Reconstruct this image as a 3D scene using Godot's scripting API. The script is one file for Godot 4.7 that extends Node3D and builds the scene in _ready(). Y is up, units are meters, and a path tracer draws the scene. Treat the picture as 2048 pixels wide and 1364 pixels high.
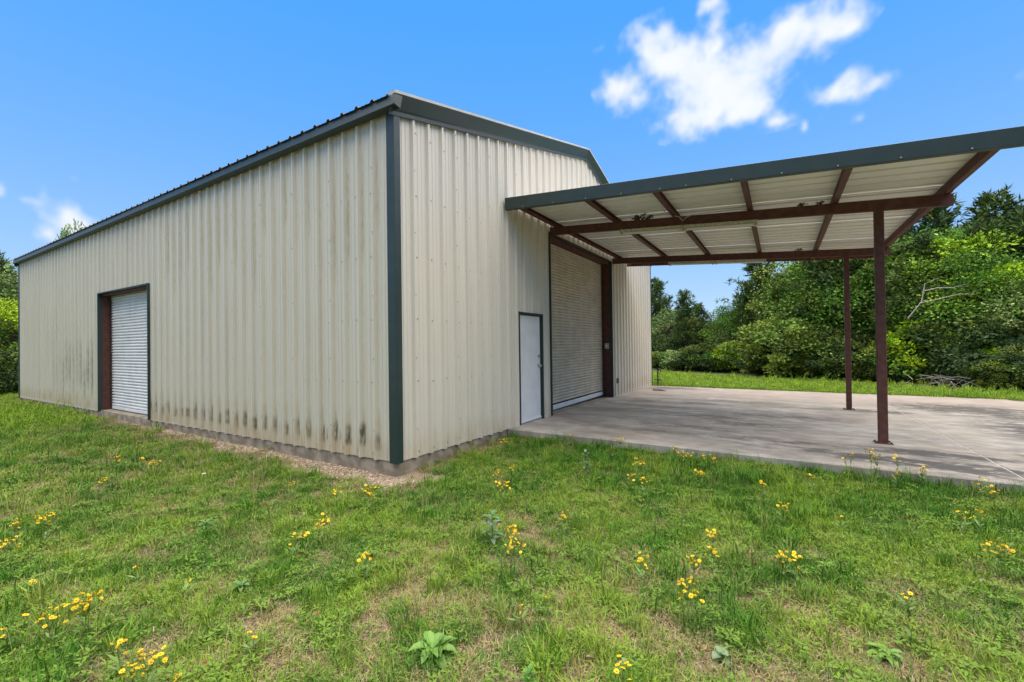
extends Node3D

# ------------------------------------------------------------------ settings
const PITCH := 0.283            # rib spacing of the wall sheets
const LEN_SIDE := 17.2          # side wall, from the near corner
const LEN_END := 12.24          # end wall, from the near corner
const EAVE := 4.44
const ROOF_SLOPE := 0.265
const EXPOSURE := 3.0
var rng := RandomNumberGenerator.new()
var taken := {}
var noise_a := FastNoiseLite.new()
var noise_b := FastNoiseLite.new()
var noise_c := FastNoiseLite.new()
var M := {}

# ------------------------------------------------------------------ mesh builder
class MB:
	var v := PackedVector3Array()
	var n := PackedVector3Array()
	var uv := PackedVector2Array()
	var c := PackedColorArray()
	var col := Color(1, 1, 1)
	func vert(p: Vector3, nn: Vector3, t := Vector2.ZERO):
		v.append(p); n.append(nn); uv.append(t); c.append(col)
	func tri(a: Vector3, b: Vector3, d: Vector3):          # counter-clockwise seen from outside
		var nn := (b - a).cross(d - a).normalized()
		vert(a, nn); vert(d, nn); vert(b, nn)
	func quad(a: Vector3, b: Vector3, d: Vector3, e: Vector3, ta := Vector2.ZERO, tb := Vector2.ZERO, td := Vector2.ZERO, te := Vector2.ZERO):
		var nn := (d - a).cross(e - b).normalized()
		vert(a, nn, ta); vert(d, nn, td); vert(b, nn, tb)
		vert(a, nn, ta); vert(e, nn, te); vert(d, nn, td)
	# closed convex outline (counter-clockwise seen from the +axis end) pushed from a frame to another
	func prism(ring0: PackedVector3Array, ring1: PackedVector3Array, caps := true):
		var k := ring0.size()
		for i in k:
			var j := (i + 1) % k
			quad(ring0[i], ring0[j], ring1[j], ring1[i])
		if caps:
			for i in range(1, k - 1):
				tri(ring1[0], ring1[i], ring1[i + 1])
				tri(ring0[0], ring0[i + 1], ring0[i])
	func strip(ring0: PackedVector3Array, ring1: PackedVector3Array):   # open sheet
		for i in ring0.size() - 1:
			quad(ring0[i], ring0[i + 1], ring1[i + 1], ring1[i])
	func box(lo: Vector3, hi: Vector3, ch := 0.0):
		var s := hi - lo
		var m: int = 0 if s.x >= s.y and s.x >= s.z else (1 if s.y >= s.z else 2)
		var a := (m + 1) % 3
		var b := (m + 2) % 3
		var r0 := PackedVector3Array()
		var r1 := PackedVector3Array()
		var pts := [Vector2(lo[a] + ch, lo[b]), Vector2(hi[a] - ch, lo[b]), Vector2(hi[a], lo[b] + ch), Vector2(hi[a], hi[b] - ch), Vector2(hi[a] - ch, hi[b]), Vector2(lo[a] + ch, hi[b]), Vector2(lo[a], hi[b] - ch), Vector2(lo[a], lo[b] + ch)]
		if ch <= 0.0:
			pts = [Vector2(lo[a], lo[b]), Vector2(hi[a], lo[b]), Vector2(hi[a], hi[b]), Vector2(lo[a], hi[b])]
		for p in pts:
			var q := Vector3.ZERO
			q[a] = p.x; q[b] = p.y; q[m] = lo[m]; r0.append(q)
			q[m] = hi[m]; r1.append(q)
		prism(r0, r1)
	func tube(pts: PackedVector3Array, radii: PackedFloat32Array, sides := 6, capped := true):
		var rings := []
		for i in pts.size():
			var d: Vector3 = (pts[mini(i + 1, pts.size() - 1)] - pts[maxi(i - 1, 0)]).normalized()
			var s := d.cross(Vector3.UP if absf(d.y) < 0.95 else Vector3.RIGHT).normalized()
			var t := s.cross(d).normalized()
			var r := PackedVector3Array()
			for k in sides:
				var an := TAU * k / sides
				r.append(pts[i] + (s * cos(an) - t * sin(an)) * radii[i])
			rings.append(r)
		for i in rings.size() - 1:
			for k in sides:
				var k2 := (k + 1) % sides
				var na: Vector3 = (rings[i][k] - pts[i]).normalized()
				var nb: Vector3 = (rings[i][k2] - pts[i]).normalized()
				vert(rings[i][k], na); vert(rings[i + 1][k2], nb); vert(rings[i][k2], nb)
				vert(rings[i][k], na); vert(rings[i + 1][k], na); vert(rings[i + 1][k2], nb)
		if capped:
			var e: int = rings.size() - 1
			for k in range(1, sides - 1):
				tri(rings[e][0], rings[e][k], rings[e][k + 1])
				tri(rings[0][0], rings[0][k + 1], rings[0][k])
	func disc_cyl(c0: Vector3, axis: Vector3, r: float, h: float, sides := 12):
		tube(PackedVector3Array([c0, c0 + axis * h]), PackedFloat32Array([r, r]), sides)
	func leaf(p: Vector3, d: Vector3, side: Vector3, l: float, w: float, fold := 0.15):   # pointed leaf: two folded halves
		var up := side.cross(d)
		var tip := p + d * l
		var mid := p + d * l * 0.45
		var a := mid + side * w * 0.5 + up * w * fold
		var b := mid - side * w * 0.5 + up * w * fold
		tri(p, a, tip)
		tri(p, tip, b)
	func mesh(m: Material) -> ArrayMesh:
		var arr := []
		arr.resize(Mesh.ARRAY_MAX)
		arr[Mesh.ARRAY_VERTEX] = v
		arr[Mesh.ARRAY_NORMAL] = n
		arr[Mesh.ARRAY_TEX_UV] = uv
		arr[Mesh.ARRAY_COLOR] = c
		var am := ArrayMesh.new()
		am.add_surface_from_arrays(Mesh.PRIMITIVE_TRIANGLES, arr)
		am.surface_set_material(0, m)
		return am

# ------------------------------------------------------------------ scene helpers
func numbered(called: String) -> String:
	if not taken.has(called):
		taken[called] = 0
		return called
	taken[called] += 1
	return "%s_%03d" % [called, taken[called]]

func thing(called: String, label: String, category: String, at := Vector3.ZERO, group := "") -> Node3D:
	var o := Node3D.new()
	o.name = numbered(called)
	add_child(o)
	o.position = at
	meta(o, label, category, group)
	return o

# things that share a label in words are told apart by their order across the picture
func tell_apart(list: Array):
	var eye := Vector2(3.995, 3.812)
	var fwd := Vector2(-0.522, -0.853)
	var groups := {}
	for o in list:
		var l: String = o.get_meta("label")
		if not groups.has(l): groups[l] = []
		groups[l].append(o)
	var words := ["leftmost", "second from left", "third from left", "fourth from left", "fifth from left", "sixth from left", "seventh from left", "eighth from left", "ninth from left", "tenth from left", "eleventh from left", "twelfth from left"]
	for l in groups:
		var g: Array = groups[l]
		if g.size() < 2: continue
		g.sort_custom(func(a, b): return fwd.angle_to(Vector2(a.position.x, a.position.z) - eye) < fwd.angle_to(Vector2(b.position.x, b.position.z) - eye))
		for i in g.size():
			var from_right := g.size() - 1 - i
			var w: String = words[i] if i <= from_right and i < 12 else (words[from_right].replace("left", "right") if from_right < 12 else "near the middle")
			g[i].set_meta("label", l + ", " + w)

func meta(o: Node, label: String, category: String, group := ""):
	o.set_meta("label", label)
	o.set_meta("category", category)
	if group != "":
		o.set_meta("group", group)

func part(called: String, mb: MB, m: Material, parent: Node) -> MeshInstance3D:
	return put(called, mb.mesh(m), parent)

func put(called: String, mesh: Mesh, parent: Node) -> MeshInstance3D:
	var o := MeshInstance3D.new()
	o.mesh = mesh
	if parent == self:
		o.name = numbered(called)
		add_child(o)
	else:
		o.name = called
		parent.add_child(o, true)
	return o

func structure(called: String, mb: MB, m: Material) -> MeshInstance3D:
	var o := part(called, mb, m, self)
	o.set_meta("kind", "structure")
	return o

func lin(r: float, g: float, b: float) -> Color:
	return Color(r, g, b).linear_to_srgb()

func mat(c: Color, rough := 0.6, metal := 0.0) -> StandardMaterial3D:
	var m := StandardMaterial3D.new()
	m.albedo_color = c
	m.roughness = rough
	m.metallic = metal
	return m

func image_tex(w: int, h: int, px: PackedByteArray) -> ImageTexture:
	var im := Image.create_from_data(w, h, false, Image.FORMAT_RGB8, px)
	im.generate_mipmaps()
	return ImageTexture.create_from_image(im)

# a tiling patch of mottled tone: used as a tint on plain paints and metals
func mottle(seed_: int, freq: float, lo: Color, hi: Color, size := 256) -> NoiseTexture2D:
	var f := FastNoiseLite.new()
	f.seed = seed_
	f.frequency = freq
	f.fractal_octaves = 5
	var t := NoiseTexture2D.new()
	t.noise = f
	t.width = size
	t.height = size
	t.seamless = true
	var g := Gradient.new()
	g.set_color(0, lo)
	g.set_color(1, hi)
	g.set_offset(0, 0.25)
	g.set_offset(1, 0.75)
	t.color_ramp = g
	return t

func mottled(c: Color, vary: float, rough: float, metal: float, freq: float, scale_: float, seed_ := 3) -> StandardMaterial3D:
	var m := mat(Color(1, 1, 1), rough, metal)
	m.albedo_texture = mottle(seed_, freq, c.darkened(vary), c.lightened(vary * 0.6))
	m.uv1_triplanar = true
	m.uv1_world_triplanar = true
	m.uv1_scale = Vector3.ONE * scale_
	return m

# ------------------------------------------------------------------ levels
func base_side(u: float) -> float: return lerpf(0.03, -0.07, u / LEN_SIDE)
func base_end(u: float) -> float: return 0.03 - 0.0106 * u
func slab_y(x: float, z: float) -> float: return 0.03 + 0.0106 * z - 0.003 * x
func roof_y(u: float) -> float: return EAVE + ROOF_SLOPE * minf(u, LEN_END - u)
func canopy_y(x: float) -> float: return 3.905 - 0.071 * x          # underside of the canopy sheets

func ground_y(x: float, z: float) -> float:
	var y := -0.165 + 0.022 * noise_a.get_noise_2d(x * 9.0, z * 9.0) + 0.012 * noise_b.get_noise_2d(x * 40.0, z * 40.0)
	if z < -11.0:
		y += 0.03
	y += 0.035 * smoothstep(0.9, 0.0, absf(z + 2.5)) * smoothstep(-0.3, 0.3, x)
	if z < -21.0 or x < -24.0:
		y += 0.05 * noise_a.get_noise_2d(x * 2.0, z * 2.0)
	return y

# how bare (dry) the lawn is: 0 lush, 1 bare soil
func bare(x: float, z: float) -> float:
	var k := 0.30 + 0.55 * noise_a.get_noise_2d(x * 55.0, z * 55.0) + 0.75 * noise_b.get_noise_2d(x * 150.0, z * 150.0) + 0.2 * noise_a.get_noise_2d(x * 12.0 + 40.0, z * 12.0)
	var near_wall := smoothstep(0.75, 0.1, z) if z >= 0.0 and x < 0.5 else 0.0
	k += near_wall * (0.55 + 0.5 * noise_a.get_noise_2d(x * 30.0, 7.0))
	k += 0.5 * sand_at(x, z)
	k += 0.4 * smoothstep(0.5, 0.0, x) * smoothstep(0.1, -0.4, z) * smoothstep(-2.6, -1.6, z)
	k += 0.22 * smoothstep(2.2, 0.4, Vector2((x + 4.6) * 0.4, z - 1.3).length())
	k -= 0.22 * smoothstep(1.5, 0.2, absf(z + 1.6)) * smoothstep(0.8, 1.6, x)
	k += 0.16 * smoothstep(1.0, 2.6, x) * smoothstep(-0.5, 1.2, z)
	if z < -11.0:
		k -= 0.25
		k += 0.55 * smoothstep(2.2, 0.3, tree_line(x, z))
	if x < -9.0:
		k -= 0.2
	return clampf(k, 0.0, 1.0)

# metres of lawn left in front of the wood behind the slab (negative inside the wood)
func tree_line(x: float, z: float) -> float:
	var a := Vector2(-1.7, -20.3)
	var b := Vector2(10.0, -14.9)
	var d := (b - a).normalized()
	var nrm := Vector2(-d.y, d.x)
	return (Vector2(x, z) - a).dot(nrm)

func in_plan(x: float, z: float) -> bool:       # building or concrete
	if x < 0.015 and x > -LEN_SIDE - 0.02 and z < 0.015 and z > -LEN_END - 0.02: return true
	return x > -0.05 and x < 16.0 and z < -2.52 and z > -12.2

# ------------------------------------------------------------------ ready
func _ready():
	rng.seed = 4711
	for f in [[noise_a, 11, 0.05], [noise_b, 23, 0.05], [noise_c, 37, 0.05]]:
		f[0].seed = f[1]
		f[0].frequency = f[2]
		f[0].fractal_octaves = 3
	noise_a.frequency = 0.03
	noise_b.frequency = 0.03
	setup_camera_and_light()
	print("materials"); make_materials()
	print("ground"); build_ground(); build_slab()
	print("building"); build_building()
	print("canopy"); build_canopy()
	print("small"); build_small_things()
	print("trees"); build_trees()
	print("flowers"); build_flowers()
	print("grass"); build_grass()
	print("done")

func setup_camera_and_light():
	var cam := Camera3D.new()
	cam.name = "camera"
	add_child(cam)
	cam.position = Vector3(3.995, 1.43, 3.812)
	cam.rotation_degrees = Vector3(0.494, 31.48, -0.759)
	cam.fov = 75.946
	cam.near = 0.05
	cam.far = 900.0
	cam.current = true
	var we := WorldEnvironment.new()
	we.name = "world_environment"
	var e := Environment.new()
	e.background_mode = Environment.BG_SKY
	e.tonemap_mode = Environment.TONE_MAPPER_LINEAR
	e.tonemap_exposure = EXPOSURE
	e.sdfgi_enabled = true
	e.ssao_enabled = true
	e.ssil_enabled = true
	var sm := PanoramaSkyMaterial.new()
	sm.panorama = sky_image()
	var sky := Sky.new()
	sky.sky_material = sm
	e.sky = sky
	we.environment = e
	add_child(we)
	var sun := DirectionalLight3D.new()
	sun.name = "sun"
	add_child(sun)
	sun.look_at_from_position(Vector3(0.05, 1.0, -0.1) * 50.0, Vector3.ZERO, Vector3.FORWARD)
	sun.light_color = Color(1.0, 0.925, 0.80)
	sun.light_energy = 0.85
	sun.light_angular_distance = 110.0
	sun.shadow_enabled = true

# blue air, paler towards the horizon, and scattered fair-weather clouds
func sky_image() -> ImageTexture:
	var w := 2048
	var h := 1024
	var den := PackedFloat32Array()
	den.resize(w * h / 2)
	var blobs := [[-13.4,33.3,2.09,1.5,1],[-11.4,31.4,2.99,1.9,1],[-11.6,33.7,1.08,1.3,0.7],[-9.0,32.1,1.23,1.5,0.7],[-7.7,29.1,3.89,2.85,1.1],[-3.7,28.5,3.87,2.35,1.1],[-0.4,29.4,2.61,2.2,1.1],[2.4,30.4,2.59,1.85,1.1],[5.3,30.3,2.12,1.1,1],[6.8,29.5,0.91,0.6,0.8],[-7.5,26.2,3.68,2.0,1],[-3.2,26.1,3.46,2.15,0.95],[-17.1,29.5,1.83,1.75,1],[-14.1,28.2,2.2,0.95,0.7],[-9.8,24.9,1.95,1.3,0.75],[-2.5,24.9,1.81,1.15,1],[0.4,23.3,1.38,0.65,0.55],[-6.1,33.6,1.0,2.0,0.55],[-7.6,34.8,0.66,0.55,0.4],[-6.2,35.2,1.14,0.55,0.5],[5.0,24.3,1.91,1.05,0.95],[7.0,25.2,1.58,1.25,1],[8.5,24.3,1.18,0.8,0.85],[2.7,22.3,0.32,0.6,0.5],[7.4,21.7,0.56,0.45,0.35],[-19.5,33.7,0.96,0.4,0.25],[-76.9,12.0,1.12,1.55,0.9],[-76.0,11.4,0.83,0.9,0.6],[-78.1,10.4,0.64,0.7,0.5],[-79.2,13.1,1.07,0.5,0.6],[-78.5,13.9,0.39,0.85,0.5],[-81.0,13.5,0.39,0.75,0.7],[-76.4,15.5,0.58,0.4,0.25],[-74.4,15.2,0.48,0.4,0.25]]
	var r := RandomNumberGenerator.new()
	r.seed = 99
	for g in 64:                                    # the same kind of cloud over the rest of the sky
		var a := r.randf_range(32.0, 266.0)
		var el := r.randf_range(6.0, 62.0)
		if g % 4 == 0:
			a = r.randf_range(-180.0, 180.0)
			el = r.randf_range(50.0, 78.0)
		if a > 180.0: a -= 360.0
		var big := r.randf_range(1.2, 3.6)
		for k in r.randi_range(4, 9):
			blobs.append([a + r.randfn(0.0, 1.5) * big / cos(deg_to_rad(el)), el + r.randfn(0.0, 0.5) * big, big * r.randf_range(0.5, 1.2), big * r.randf_range(0.35, 0.8), r.randf_range(0.6, 1.1)])
	for b in blobs:
		var ce := cos(deg_to_rad(b[1]))
		var rx: float = b[2] * 1.9 / ce
		var ry: float = b[3] * 1.9
		var y0 := int((90.0 - b[1] - ry) / 180.0 * h)
		var y1 := int((90.0 - b[1] + ry) / 180.0 * h)
		for y in range(maxi(y0, 0), mini(y1, h / 2 - 1) + 1):
			var de: float = (90.0 - (y + 0.5) * 180.0 / h - b[1]) / b[3]
			for xx in range(int((b[0] - rx) / 360.0 * w), int((b[0] + rx) / 360.0 * w) + 1):
				var da: float = ((xx + 0.5) * 360.0 / w - b[0]) * ce / b[2]
				var q := da * da + de * de
				if q < 3.6:
					var x := posmod(xx, w)
					var i := y * w + x
					den[i] = 1.0 - (1.0 - den[i]) * (1.0 - minf(b[4] * 0.85, 0.97) * exp(-q * 1.15))
	var nz := FastNoiseLite.new()
	nz.seed = 5
	nz.frequency = 0.03
	nz.fractal_octaves = 6
	nz.fractal_gain = 0.56
	var px := PackedFloat32Array()
	px.resize(w * h * 3)
	for y in h:
		var el := PI / 2.0 - (y + 0.5) / h * PI
		var s := clampf(rad_to_deg(el), 0.0, 90.0)
		var t := exp(-s / 14.0)
		var base := Vector3(0.045, 0.365, 1.02).lerp(Vector3(0.66, 0.88, 1.04), t)
		base = base * (1.0 / EXPOSURE)
		if el < 0.0:
			base = Vector3(0.16, 0.17, 0.10) / EXPOSURE
		for x in w:
			var c := base
			if el > 0.0:
				var d := den[y * w + x]
				if d > 0.03:
					var az := (x + 0.5) / w * TAU
					var dir := Vector3(sin(az) * cos(el), sin(el), -cos(az) * cos(el))
					var n1 := nz.get_noise_3dv(dir * 340.0)
					var n2 := nz.get_noise_3dv(dir * 950.0 + Vector3(50, 0, 0))
					var a := smoothstep(0.06, 0.92, d + 0.50 * n1 + 0.30 * n2)
					if a > 0.0:
						var white := Vector3(0.93, 0.96, 1.0).lerp(Vector3(0.74, 0.84, 0.98), clampf(0.35 - n1 * 1.1, 0.0, 1.0)) * (1.04 / EXPOSURE)
						c = base.lerp(white, a * 0.97)
			var i := (y * w + x) * 3
			px[i] = c.x
			px[i + 1] = c.y
			px[i + 2] = c.z
	return ImageTexture.create_from_image(Image.create_from_data(w, h, false, Image.FORMAT_RGBF, px.to_byte_array()))

# ------------------------------------------------------------------ materials
func make_materials():
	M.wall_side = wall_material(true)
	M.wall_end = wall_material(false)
	M.trim = mottled(lin(0.022, 0.042, 0.040), 0.03, 0.42, 0.0, 0.02, 0.7, 8)
	M.galv = mottled(lin(0.115, 0.092, 0.074), 0.3, 0.7, 0.0, 0.02, 0.6, 9)
	M.cap = mottled(lin(0.50, 0.49, 0.46), 0.06, 0.5, 0.0, 0.02, 0.6, 19)
	M.soffit = mottled(lin(0.80, 0.79, 0.75), 0.02, 0.45, 0.0, 0.015, 0.5, 10)
	M.red_iron = mottled(lin(0.098, 0.033, 0.022), 0.07, 0.65, 0.0, 0.02, 1.2, 12)
	M.dark_iron = mottled(lin(0.035, 0.018, 0.014), 0.08, 0.6, 0.0, 0.02, 1.2, 13)
	M.white = mottled(lin(0.80, 0.82, 0.84), 0.03, 0.4, 0.0, 0.01, 0.8, 14)
	M.white_curtain = mottled(lin(0.80, 0.80, 0.79), 0.06, 0.4, 0.0, 0.012, 0.7, 15)
	M.tan_curtain = mottled(lin(0.62, 0.55, 0.44), 0.07, 0.45, 0.0, 0.012, 0.7, 16)
	M.steel = mat(lin(0.55, 0.54, 0.52), 0.28, 1.0)
	M.screw = mat(lin(0.36, 0.34, 0.29), 0.4, 0.3)
	M.box_grey = mat(lin(0.40, 0.41, 0.42), 0.5)
	M.fixture = mottled(lin(0.62, 0.60, 0.42), 0.22, 0.5, 0.0, 0.05, 1.6, 17)
	M.tube_white = mat(lin(0.72, 0.72, 0.68), 0.3)
	M.cable = mat(lin(0.5, 0.5, 0.48), 0.5)
	M.nest = mottled(lin(0.06, 0.045, 0.032), 0.4, 0.95, 0.0, 0.08, 4.0, 18)
	M.hydrant = mat(lin(0.02, 0.022, 0.022), 0.5)
	M.foundation = concrete_material(lin(0.33, 0.275, 0.20), 0.16, 21)
	M.foundation.uv1_scale = Vector3.ONE * 0.55
	M.foundation.normal_scale = 0.12
	M.joint = mottled(lin(0.58, 0.55, 0.50), 0.25, 0.85, 0.0, 0.05, 2.0, 22)
	M.bark = mottled(lin(0.10, 0.075, 0.055), 0.35, 0.9, 0.0, 0.06, 1.5, 23)
	M.pale_wood = mottled(lin(0.48, 0.43, 0.37), 0.3, 0.85, 0.0, 0.06, 2.0, 24)
	M.leaf = mat(Color(1, 1, 1), 0.55)
	M.leaf.vertex_color_use_as_albedo = true
	M.leaf.backlight = Color(0.55, 0.6, 0.25)
	M.leaf.metallic_specular = 0.2
	M.leaf.cull_mode = BaseMaterial3D.CULL_DISABLED
	M.grass = mat(Color(1, 1, 1), 0.6)
	M.grass.vertex_color_use_as_albedo = true
	M.grass.backlight = Color(0.45, 0.5, 0.2)
	M.grass.metallic_specular = 0.2
	M.grass.cull_mode = BaseMaterial3D.CULL_DISABLED
	M.petal = mat(lin(0.86, 0.60, 0.01), 0.55)
	M.petal_old = mat(lin(0.62, 0.42, 0.02), 0.6)
	M.petal.backlight = Color(0.3, 0.25, 0.05)
	M.white_petal = mat(lin(0.75, 0.75, 0.72), 0.55)
	M.stem = mat(lin(0.15, 0.24, 0.05), 0.6)
	M.weed = mat(Color(1, 1, 1), 0.5)
	M.weed.vertex_color_use_as_albedo = true
	M.weed.backlight = Color(0.3, 0.35, 0.15)

func concrete_material(c: Color, vary: float, seed_: int) -> StandardMaterial3D:
	var m := mottled(c, vary, 0.85, 0.0, 0.03, 0.9, seed_)
	m.normal_enabled = true
	var f := FastNoiseLite.new()
	f.seed = seed_ + 1
	f.frequency = 0.09
	f.fractal_octaves = 4
	var t := NoiseTexture2D.new()
	t.noise = f
	t.as_normal_map = true
	t.bump_strength = 2.5
	t.seamless = true
	t.width = 256
	t.height = 256
	m.normal_texture = t
	m.normal_scale = 0.5
	return m

# painted steel with the streaks, algae and rust bloom the photograph shows on it
func wall_material(side: bool) -> StandardMaterial3D:
	var len_: float = LEN_SIDE if side else LEN_END
	var tall := 4.5 if side else 6.2
	var w := 2048 if side else 1536
	var h := int(w * tall / len_)
	var ppm := w / len_
	var acc := PackedFloat32Array()
	acc.resize(w * h * 3)
	var paint := Vector3(0.805, 0.790, 0.728) if side else Vector3(0.835, 0.815, 0.765)
	for x in w:
		var u := x / ppm
		var col_ := 0.018 * noise_a.get_noise_1d(u * 260.0) + 0.012 * noise_b.get_noise_1d(u * 900.0)
		for y in h:
			var yy := tall - y / ppm
			var g := col_ + 0.016 * noise_b.get_noise_2d(u * 60.0, yy * 14.0) + 0.010 * noise_a.get_noise_2d(u * 700.0, yy * 300.0)
			var low := smoothstep(0.42, 0.06, yy + 0.14 * noise_b.get_noise_2d(u * 160.0, yy * 22.0)) * (0.35 + 0.9 * maxf(0.0, noise_a.get_noise_2d(u * 220.0 + 9.0, yy * 50.0) + 0.25))
			low *= 0.55 if side else 0.30
			var c := paint * (1.0 + g)
			c = c.lerp(Vector3(0.70, 0.60, 0.44), clampf(low, 0.0, 0.8))
			var i := (y * w + x) * 3
			acc[i] = c.x; acc[i + 1] = c.y; acc[i + 2] = c.z
	var r := RandomNumberGenerator.new()
	r.seed = 77 if side else 78
	var k := 0
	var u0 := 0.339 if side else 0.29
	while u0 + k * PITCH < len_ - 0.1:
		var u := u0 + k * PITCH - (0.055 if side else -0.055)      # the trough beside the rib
		if side:
			if u < 8.0:                                    # algae at the foot of the ribs
				var s: float = r.randf_range(0.75, 1.25) * (1.0 if u < 2.6 else 0.75)
				if k in [0, 5, 8]: s *= 0.45
				var y1 := r.randf_range(0.36, 0.52)
				smear(acc, w, h, ppm, tall, u + r.randf_range(-0.012, 0.012), r.randf_range(0.10, 0.16), y1, r.randf_range(0.022, 0.038), s, Vector3(0.15, 0.14, 0.09), 0.9)
				if r.randf() < 0.4:
					smear(acc, w, h, ppm, tall, u - 0.09, 0.14, 0.36, 0.014, s * 0.55, Vector3(0.22, 0.20, 0.12), 1.0)
				smear(acc, w, h, ppm, tall, u, 0.02, 0.75, 0.03, 0.30, Vector3(0.56, 0.47, 0.32), 0.6)
			if u < 6.5:                                    # green film running down from the eave
				smear(acc, w, h, ppm, tall, u - 0.01, r.randf_range(2.0, 3.2), 4.35, 0.03, r.randf_range(0.1, 0.5), Vector3(0.48, 0.45, 0.30), 0.7)
			if u > 10.3 and u < 14.2:                      # dark weeping streaks beyond the roller door
				var st: float = 0.75 * smoothstep(14.4, 11.8, u) * r.randf_range(0.5, 1.0)
				smear(acc, w, h, ppm, tall, u + r.randf_range(-0.03, 0.0), r.randf_range(0.1, 0.4), r.randf_range(1.3, 2.1), 0.035, st, Vector3(0.30, 0.31, 0.22), 0.8)
				smear(acc, w, h, ppm, tall, u - 0.1, r.randf_range(0.2, 0.5), r.randf_range(1.0, 1.6), 0.02, st * 0.6, Vector3(0.36, 0.36, 0.26), 0.8)
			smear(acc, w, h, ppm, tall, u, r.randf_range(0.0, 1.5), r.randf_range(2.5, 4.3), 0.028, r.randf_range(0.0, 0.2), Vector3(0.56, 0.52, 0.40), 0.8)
		else:
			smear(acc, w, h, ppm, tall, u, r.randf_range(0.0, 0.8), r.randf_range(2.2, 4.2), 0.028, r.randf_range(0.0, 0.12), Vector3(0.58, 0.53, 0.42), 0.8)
			if u > 6.0 and u < 8.4:                        # grime below the far rake
				smear(acc, w, h, ppm, tall, u, roof_y(u) - 1.0, roof_y(u) - 0.25, 0.04, r.randf_range(0.2, 0.55), Vector3(0.40, 0.36, 0.30), 0.8)
			if u > 8.0:
				smear(acc, w, h, ppm, tall, u, 0.0, 3.9, 0.03, r.randf_range(0.05, 0.3), Vector3(0.58, 0.47, 0.33), 0.7)
		k += 1
	var px := PackedByteArray()
	px.resize(w * h * 3)
	for i in w * h * 3:
		px[i] = int(clampf(acc[i], 0.0, 1.0) * 255.0)
	var m := mat(Color(1, 1, 1), 0.38)
	m.albedo_texture = image_tex(w, h, px)
	return m

func smear(acc: PackedFloat32Array, w: int, h: int, ppm: float, tall: float, u: float, y0: float, y1: float, half: float, strength: float, tone: Vector3, ragged: float):
	var xa := maxi(int((u - half * 2.4) * ppm), 0)
	var xb := mini(int((u + half * 2.4) * ppm) + 1, w - 1)
	var ya := maxi(int((tall - y1) * ppm), 0)
	var yb := mini(int((tall - y0) * ppm), h - 1)
	for y in range(ya, yb + 1):
		var yy := tall - y / ppm
		var f := (yy - y0) / (y1 - y0)
		var along := smoothstep(0.0, 0.25, f) * smoothstep(1.0, 0.55, f)
		for x in range(xa, xb + 1):
			var uu := x / ppm
			var d := (uu - u - 0.008 * noise_a.get_noise_2d(yy * 60.0, u * 90.0)) / half
			var gr := 1.0 - ragged * (0.5 - 0.9 * noise_b.get_noise_2d(uu * 900.0, yy * 170.0 + u * 40.0))
			var a := clampf(strength * exp(-d * d) * along * gr, 0.0, 0.95)
			var i := (y * w + x) * 3
			acc[i] = lerpf(acc[i], tone.x, a)
			acc[i + 1] = lerpf(acc[i + 1], tone.y, a)
			acc[i + 2] = lerpf(acc[i + 2], tone.z, a)

# ------------------------------------------------------------------ ground
func grades(lo: float, hi: float, step: float, far: float) -> PackedFloat32Array:
	var out := PackedFloat32Array()
	var s := step
	var a := lo
	var left := []
	while a > -far:
		s *= 1.35
		a -= s
		left.append(a)
	left.reverse()
	for q in left: out.append(q)
	var x := lo
	while x <= hi:
		out.append(x)
		x += step
	s = step
	while x < far:
		out.append(x)
		s *= 1.35
		x += s
	out.append(far)
	return out

# loose sandy dirt: a ragged strip along the long wall, widest at the corner
func sand_at(x: float, z: float) -> float:
	if z < -0.3 or x > 0.6 or x < -9.0: return 0.0
	var wide := 0.30 + 0.16 * smoothstep(-2.2, -0.4, x) + 0.30 * noise_a.get_noise_2d(x * 45.0, 3.0) + 0.22 * noise_b.get_noise_2d(x * 120.0, z * 120.0)
	wide *= smoothstep(0.5, 0.1, x) * lerpf(0.45, 1.0, smoothstep(-6.0, -1.0, x))
	return smoothstep(wide + 0.1, wide - 0.12, z)

func soil_tone(x: float, z: float) -> Color:
	var b := bare(x, z)
	var soil := Color(0.27, 0.20, 0.135)
	var thatch := Color(0.30, 0.24, 0.14)
	var green := Color(0.085, 0.125, 0.03)
	var c := green.lerp(thatch, smoothstep(0.1, 0.45, b)).lerp(soil, smoothstep(0.6, 0.95, b))
	var sand := sand_at(x, z)
	c = c.lerp(Color(0.60, 0.48, 0.385), sand * 0.85)
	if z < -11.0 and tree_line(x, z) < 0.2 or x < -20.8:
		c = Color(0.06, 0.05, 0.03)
	var red := smoothstep(0.35, 0.1, Vector2(x - 0.75, (z + 2.2) * 0.8).length())
	c = c.lerp(Color(0.20, 0.085, 0.05), red * 0.8)
	return c

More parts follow.
